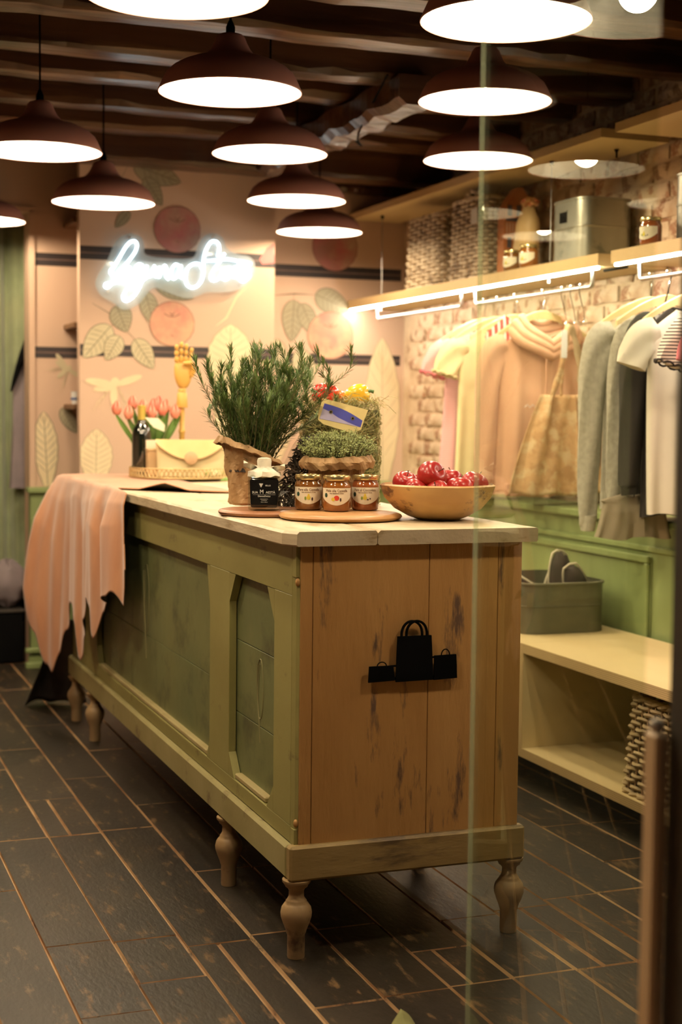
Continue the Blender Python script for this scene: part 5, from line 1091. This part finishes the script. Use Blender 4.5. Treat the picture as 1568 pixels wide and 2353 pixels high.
def garment(label, cat, y, mat, hemz, sh=.205, hemw=.24, sleeve='short', x=2.80, thick=.028, seed=1, top=1.595, neck=.075, puff=False, sl_end=None, cuff=None, vneck=.035, name=None):
    s = thing(name or cat.replace(' ', '_'), label, cat, (x, y, hemz), 0, None)
    rg = random.Random(seed); ph = [rg.uniform(0, 6) for _ in range(5)]; rings = []; K = 34; N_ = 56
    for k in range(K + 1):
        t = k / K
        z = hemz + (top - hemz) * t
        if t < .80: hw = hemw + (sh - .025 - hemw) * (t / .80) ** .7
        else: hw = sh - .012 - (sh - .012 - neck) * max(0, (t - .86) / .14) ** 1.25 if t > .86 else sh - .025 + .013 * (t - .80) / .06
        dp = thick * (1 - .55 * max(0, (t - .6) / .4)) * (1 + .25 * (1 - t))
        am = .30 * (1 - t) ** .7 + .06
        ring = []
        for j in range(N_):
            a = 2 * pi * j / N_; fx = cos(a); fy = sin(a)
            fold = am * (sin(9 * fx + ph[0] + 1.2 * t) + .6 * sin(17 * fx + ph[1] - 2 * t) + .4 * sin(4 * fx + ph[2]))
            yy = dp * (abs(fy) ** .6) * (1 if fy > 0 else -1) + dp * fold * .7
            zz = z - (vneck * max(0, 1 - abs(fx * hw) / neck) * (1 if fy < 0 else .2) if t > .96 else 0) + (.006 * sin(5 * fx + ph[3]) if t < .02 else 0)
            ring.append((x + hw * fx, y + yy, zz))
        rings.append(ring)
    MB().loft(rings, cap=False).build('body', mat, s, True)
    if neck: MB().tube([(x + neck * cos(a), y + thick * .5 * sin(a), top - .002 - (vneck if sin(a) < 0 else vneck * .2) * max(0, 1 - abs(cos(a)))) for a in [2 * pi * j / 28 for j in range(28)]], .0045, 6, closed=True).build('neckline', mat, s, True)
    for sg in (-1, 1):
        if not sleeve: break
        z0 = top - .055
        if sleeve == 'short': path = [(sg * (sh - .05), z0 - .01, .045), (sg * (sh - .005), z0 - .035, .056), (sg * (sh + .025), z0 - .085, .056), (sg * (sh + .040), z0 - .130, .054)]
        else: path = [(sg * (sh - .05), z0 - .01, .045), (sg * (sh - .01), z0 - .03, .058), (sg * (sh + .02), z0 - .14, .052), (sg * (sh + .028), z0 - .33, .046), (sg * (sh + .030), z0 - .52, .040), (sg * (sh + .03), sl_end + .03, .034), (sg * (sh + .028), sl_end, .030)]
        c = bez([(px, 0, pz) for px, pz, _ in path], 5); rads = bez([(r_, 0, 0) for _, _, r_ in path], 5); rings = []
        for i, p in enumerate(c):
            tg = (c[min(i + 1, len(c) - 1)] - c[max(i - 1, 0)]).normalized(); nrm = Vector((-tg.z, 0, tg.x)); r_ = rads[i].x; fl_ = i / len(c)
            if puff and i == len(c) - 1: r_ *= .9
            rings.append([(x + p.x + nrm.x * r_ * cos(a) * (1 + (.06 * sin(5 * a + i * .6))), y + .45 * r_ * sin(a) * (1 + .3 * sin(3 * a + i * .35)), p.z + nrm.z * r_ * cos(a) + (.004 * sin(7 * a) if puff else 0)) for a in [2 * pi * j / 22 for j in range(22)]])
        MB().loft(rings).build('sleeve', mat, s, True)
        if cuff: p = c[-1]; MB().tube([(x + p.x, y, p.z + .035), (x + p.x, y, p.z + .0), (x + p.x, y, p.z - .018)], [.027, .028, .024], 14).build('cuff', cuff, s, True)
        if puff:
            p = c[-1]; tg = (c[-1] - c[-2]).normalized(); nrm = Vector((-tg.z, 0, tg.x)); r_ = rads[-1].x
            MB().tube([(x + p.x + nrm.x * r_ * 1.03 * cos(a) + .004 * sin(9 * a), y + .62 * r_ * sin(a), p.z + nrm.z * r_ * 1.03 * cos(a) + .004 * cos(9 * a)) for a in [2 * pi * j / 44 for j in range(44)]], .0035, 5, closed=True).build('ruffled_cuff', puff, s, True)
    return s
M_pink = stripes('pink_fine_stripes', (.80, .36, .36), (.84, .56, .52), 2, 130, .5)
M_pinkE = pm('pink_edge', (.75, .16, .20))
M_yel = pm('pale_yellow_jersey', (.80, .74, .40), (.76, .69, .36), 9, .9, .2)
M_red = stripes('red_white_stripes', (.62, .06, .05), (.85, .78, .70), 0, 40, .6)
M_hood = pm('peach_sweatshirt', (.80, .47, .30), (.76, .43, .27), 9, .9, .3, sheen=.3); M_hood2 = pm('peach_rib', (.76, .43, .28), (.70, .38, .24), 30, .9, .5, stretch=(6, 1, 1))
M_gry = pm('heather_grey_knit', (.56, .51, .43), (.46, .42, .35), 60, .9, .4, detail=2); M_gry2 = pm('heather_grey_dark', (.50, .455, .375), (.40, .365, .30), 60, .9, .4, detail=2)
M_bk = pm('black_jersey', (.030, .024, .020), (.022, .018, .015), 9, .85); M_wh = pm('white_jersey', (.84, .76, .64), (.80, .72, .60), 9, .9, .2)
M_brt = pm('brown_grey_skirt', (.30, .24, .17), (.25, .20, .14), 12, .9)
M_bws = stripes('black_white_stripes', (.80, .74, .62), (.03, .025, .02), 2, 95, .62)
hook_hanger(5.79, 'wooden hanger of the pink striped tee, farthest on the rail'); hook_hanger(5.66, 'wooden hanger of the pale yellow tee')
hook_hanger(5.50, 'wooden hanger of the red and white striped top'); hook_hanger(5.26, 'wooden hanger showing above the peach hoodie collar')
hook_hanger(4.48, 'wooden hanger of the grey sweater'); hook_hanger(4.37, 'wooden hanger of the grey cardigan, second on the right-hand rail'); hook_hanger(4.20, 'wooden hanger of the white tee at the right edge')
garment('pink striped tee with ruffled cuffs, farthest garment on the rail', 'tee', 5.79, M_pink, .93, sh=.20, hemw=.21, puff=M_pinkE, seed=2, top=1.60)
garment('pale yellow tee with frilled sleeve between the pink tee and the hoodie', 'tee', 5.66, M_yel, .91, sh=.20, hemw=.20, puff=M_yel, seed=3, top=1.60)
garment('red and white striped top showing only beside the hoodie hood', 'top', 5.50, M_red, 1.05, sh=.15, hemw=.17, sleeve=None, seed=4, top=1.655, neck=.05)
ho = garment('peach pink hoodie with a folded hood, in the middle of the rail', 'hoodie', 5.26, M_hood, .935, sh=.215, hemw=.205, sleeve='long', sl_end=.98, seed=5, thick=.042, top=1.585, neck=.085, cuff=M_hood2)
for dz, r_, w_ in ((-.012, .021, 1.12), (.012, .022, 1.0), (.034, .018, .80)):
    MB().tube([(2.80 + .125 * w_ * cos(a), 5.25 + .055 * sin(a) - .01, 1.585 + dz - (.105 if sin(a) < 0 else 0) * (1 - abs(cos(a))) ** .8 + .012 * sin(3 * a)) for a in [2 * pi * j / 36 for j in range(36)]], r_, 10, closed=True).build('hood_fold', M_hood, ho, True)
MB().tube([(2.775, 5.185, 1.52), (2.776, 5.178, 1.40), (2.772, 5.180, 1.24)], .0028, 6).build('drawstring', M_hood2, ho, True)
MB().box(2.62, 2.985, 5.20, 5.215, .935, .985, b=.004).build('waistband', M_hood2, ho)
mk = MB()
for k in range(4): mk.tube([(2.70 + .012 * k, 5.2125, 1.280 + .012 * (k % 2)), (2.712 + .012 * k, 5.2125, 1.280 + .012 * ((k + 1) % 2))], .0012, 4)
mk.build('small_white_logo', M_wt, ho)
# patterned apron bag on an S hook
ap = thing('apron', 'tan patterned apron with long straps hanging before the hoodie', 'apron', (2.80, 5.10, .93))
M_apr = pm('tan_floral_fabric', (.66, .40, .20), (.50, .28, .13), 22, .85, .3, lo=.42, hi=.58, c3=(.74, .54, .32), s3=14, lo3=.5, hi3=.6)
def aprn(u, v):
    z = .945 + .385 * v; hw = .268 - .13 * v ** 1.1; return (2.845 + (u - .5) * 2 * hw * (1 if u < .5 else .5), 5.09 + .014 * sin(u * 17 + v * 3) + .01 * sin(u * 31), z + .006 * sin(u * 22) * (1 - v))
o = MB().grid(aprn, 60, 30).build('bib', M_apr, ap, True); o.modifiers.new('s', 'SOLIDIFY').thickness = .003
def strap(pts, w_, nm, mat):
    c = bez(pts, 6); vs = []
    for i, p in enumerate(c):
        q = w_ * (1 + .12 * sin(i)); vs += [(p.x - q, p.y + .003 * sin(i), p.z), (p.x + q, p.y - .003 * sin(i * 1.3), p.z)]
    o = MB().add(vs, [(2 * i, 2 * i + 1, 2 * i + 3, 2 * i + 2) for i in range(len(c) - 1)]).build(nm, mat, ap, True); o.modifiers.new('s', 'SOLIDIFY').thickness = .002
strap([(2.815, 5.08, 1.60), (2.80, 5.07, 1.54), (2.775, 5.07, 1.42), (2.745, 5.075, 1.325)], .012, 'strap', M_apr)
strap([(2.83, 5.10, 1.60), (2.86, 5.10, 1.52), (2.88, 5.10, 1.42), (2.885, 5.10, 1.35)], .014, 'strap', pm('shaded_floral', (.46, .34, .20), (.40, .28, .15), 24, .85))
strap([(2.80, 5.085, 1.50), (2.79, 5.08, 1.40), (2.785, 5.08, 1.325)], .006, 'strap', M_apr)
MB().box(2.775, 2.80, 5.062, 5.064, 1.47, 1.575).build('paper_tag', pm('white_tag2', (.86, .84, .80)), ap, label='white paper tag'); MB().box(2.872, 2.90, 5.085, 5.09, 1.325, 1.375).build('gold_label', pm('mustard_tag', (.55, .40, .12)), ap)
# S hooks
for y, lb in ((5.10, 'steel S-hook holding the apron straps'), (5.03, 'empty steel S-hook, first right of the apron'), (4.96, 'empty steel S-hook, last before the rail bend')):
    q = [(2.80 + .012 * cos(t), y, 1.7365 + .012 * sin(t)) for t in [pi * 1.15 - k * pi * 1.25 / 10 for k in range(11)]]
    q = [(2.80 + .0105 * cos(t), y, 1.7360 + .0105 * sin(t)) for t in [.0 + k * pi / 10 for k in range(11)]][::1] + [(2.790, y, 1.71), (2.812, y + .004, 1.64), (2.816, y + .004, 1.618)] + [(2.800 + .016 * cos(t), y + .004, 1.612 + .014 * sin(t)) for t in [-k * pi * .85 / 8 for k in range(9)]]
    o = MB().tube(q, .002, 6).build('s_hook', M_chrome, None, True); tag(o, lb, 'hook', 's hooks on the rail')
garment('heather grey long sweater, leftmost garment on the right-hand rail', 'sweater', 4.48, M_gry, .93, sh=.205, hemw=.18, sleeve='long', sl_end=.875, seed=6, cuff=M_gry, x=2.805)
garment('darker heather grey cardigan between the grey sweater and black top', 'cardigan', 4.385, M_gry2, .935, sh=.185, hemw=.17, sleeve='long', sl_end=.93, seed=7, cuff=M_gry2, x=2.84, top=1.60)
garment('black long-sleeved top between the grey cardigan and white tee', 'top', 4.29, M_bk, .92, sh=.185, hemw=.17, sleeve='long', sl_end=.99, seed=8, x=2.83, top=1.615)
garment('white short-sleeved tee at the right edge of the picture', 'tee', 4.19, M_wh, .93, sh=.20, hemw=.165, sleeve='short', seed=9, x=2.79)
garment('black and white striped tee, nearest garment at the right edge', 'tee', 4.02, M_bws, 1.0, sh=.20, hemw=.17, sleeve='short', seed=10, x=2.83, puff=M_bk)
garment('rose pink tee, only its blurred sleeve showing at the right edge', 'tee', 3.88, pm('rose_jersey', (.72, .22, .24), (.66, .18, .20), 9, .9), 1.0, sh=.19, hemw=.17, sleeve='short', seed=14, x=2.80)
sk_ = garment('brown grey skirt hanging lowest under the grey garments', 'skirt', 4.33, M_brt, .845, sh=.14, hemw=.145, sleeve=None, seed=12, x=2.66, top=.99, neck=.05)
o = MB().tube([(2.66, 4.33, .98), (2.66, 4.33, 1.10), (2.72, 4.35, 1.40), (2.80, 4.35, 1.7355)], .002, 5).build('loop', M_blk, sk_)

oc = MB().grid(lambda u, v: (1.10 + .085 * u + .012 * v, 2.60 + .10 * v * (1 - .3 * abs(u - .45)) + .02 * u, .004 + .052 * v * max(0, 1 - abs(u - .42) * 2.0) + .004 * sin(u * 12)), 14, 10).build('cloth_tip', pm('olive_cloth', (.26, .26, .09), (.20, .19, .07), 20, .8), None, True)
oc.modifiers.new('s', 'SOLIDIFY').thickness = .003
tag(oc, 'olive green cloth tip on the floor tiles at the bottom edge of the picture', 'cloth')

# ------------------------------------------------------------------ open glass door and its post at the right edge
dr_ = thing('glass_door', 'frameless glass door standing open before the clothes', 'door', (.93, 1.47, 0))
A_, B_ = Vector((.938, 1.50, 0)), Vector((1.135, 2.367, 0)); dd = (B_ - A_).normalized(); nn = Vector((dd.y, -dd.x, 0)) * .004
def slab(a, b, z0, z1, nm, mat, par, nn=nn):
    vs = [a - nn, b - nn, b + nn, a + nn]; MB().add([(p.x, p.y, z) for z in (z0, z1) for p in vs], [(3, 2, 1, 0), (4, 5, 6, 7), (0, 1, 5, 4), (1, 2, 6, 5), (2, 3, 7, 6), (3, 0, 4, 7)]).build(nm, mat, par)
slab(A_, B_, .012, 2.40, 'pane', M_glass, dr_)
slab(B_ + dd * .0004, B_ + dd * .004, .012, 2.40, 'polished_edge', clear('polished_glass_edge', (.93, .96, .90), .8, .17, (.75, .80, .62), .05), dr_)
fr = thing('door_2', 'x', 'x', (.96, 1.44, 0)); del fr['label']; del fr['category']; fr['kind'] = 'structure'
M_post = pm('dark_brown_frame', (.055, .045, .030), (.04, .035, .025), 6, .6)
MB().box(.955, 1.12, 1.40, 1.47, 0, 2.75, b=.004).build('post', M_post, fr)
MB().box(1.4, 3.3, 1.3, 1.42, 0, .02).build('threshold', M_post, fr)
st = thing('door_stop', 'blurred brown door edge strip low at the right edge', 'strip', (.945, 1.475, 0))
MB().box(.935, .953, 1.46, 1.49, 0, .885, b=.004).build('strip', pm('tan_brown_wood', (.85, .62, .36), (.75, .52, .28), 6, .5), st)
MB().ball((.944, 1.475, .892), .009, 12, 8).build('knob', pm('cream_knob', (.85, .75, .6)), st, True)

# everything standing on the worktop is set a little nearer and smaller so that it rests on the worktop's true height
K_ = .9636
ON_TOP = ('jam_jar', 'round_board', 'potted_rosemary', 'vinegar_bottle', 'hay_basket', 'bell_pepper', 'cellophane_bag', 'potted_thyme', 'wooden_bowl', 'apple', 'round_tray', 'wine_bottle', 'paper_card', 'small_box', 'tulip_vase', 'tulip',
          'mannequin_hand', 'clutch_bag', 'sweet_packet', 'folded_napkin', 'cloth_pouch')
for o in list(COL.objects):
    if o.parent is None and o.get('label') and o.name.split('.')[0] in ON_TOP and wloc(o).y < 7 and 'shelf' not in o['label']:
        o.location = Vector((0, 0, 1.25)) * (1 - K_) + Vector(o.location) * K_; o.scale = (K_, K_, K_)
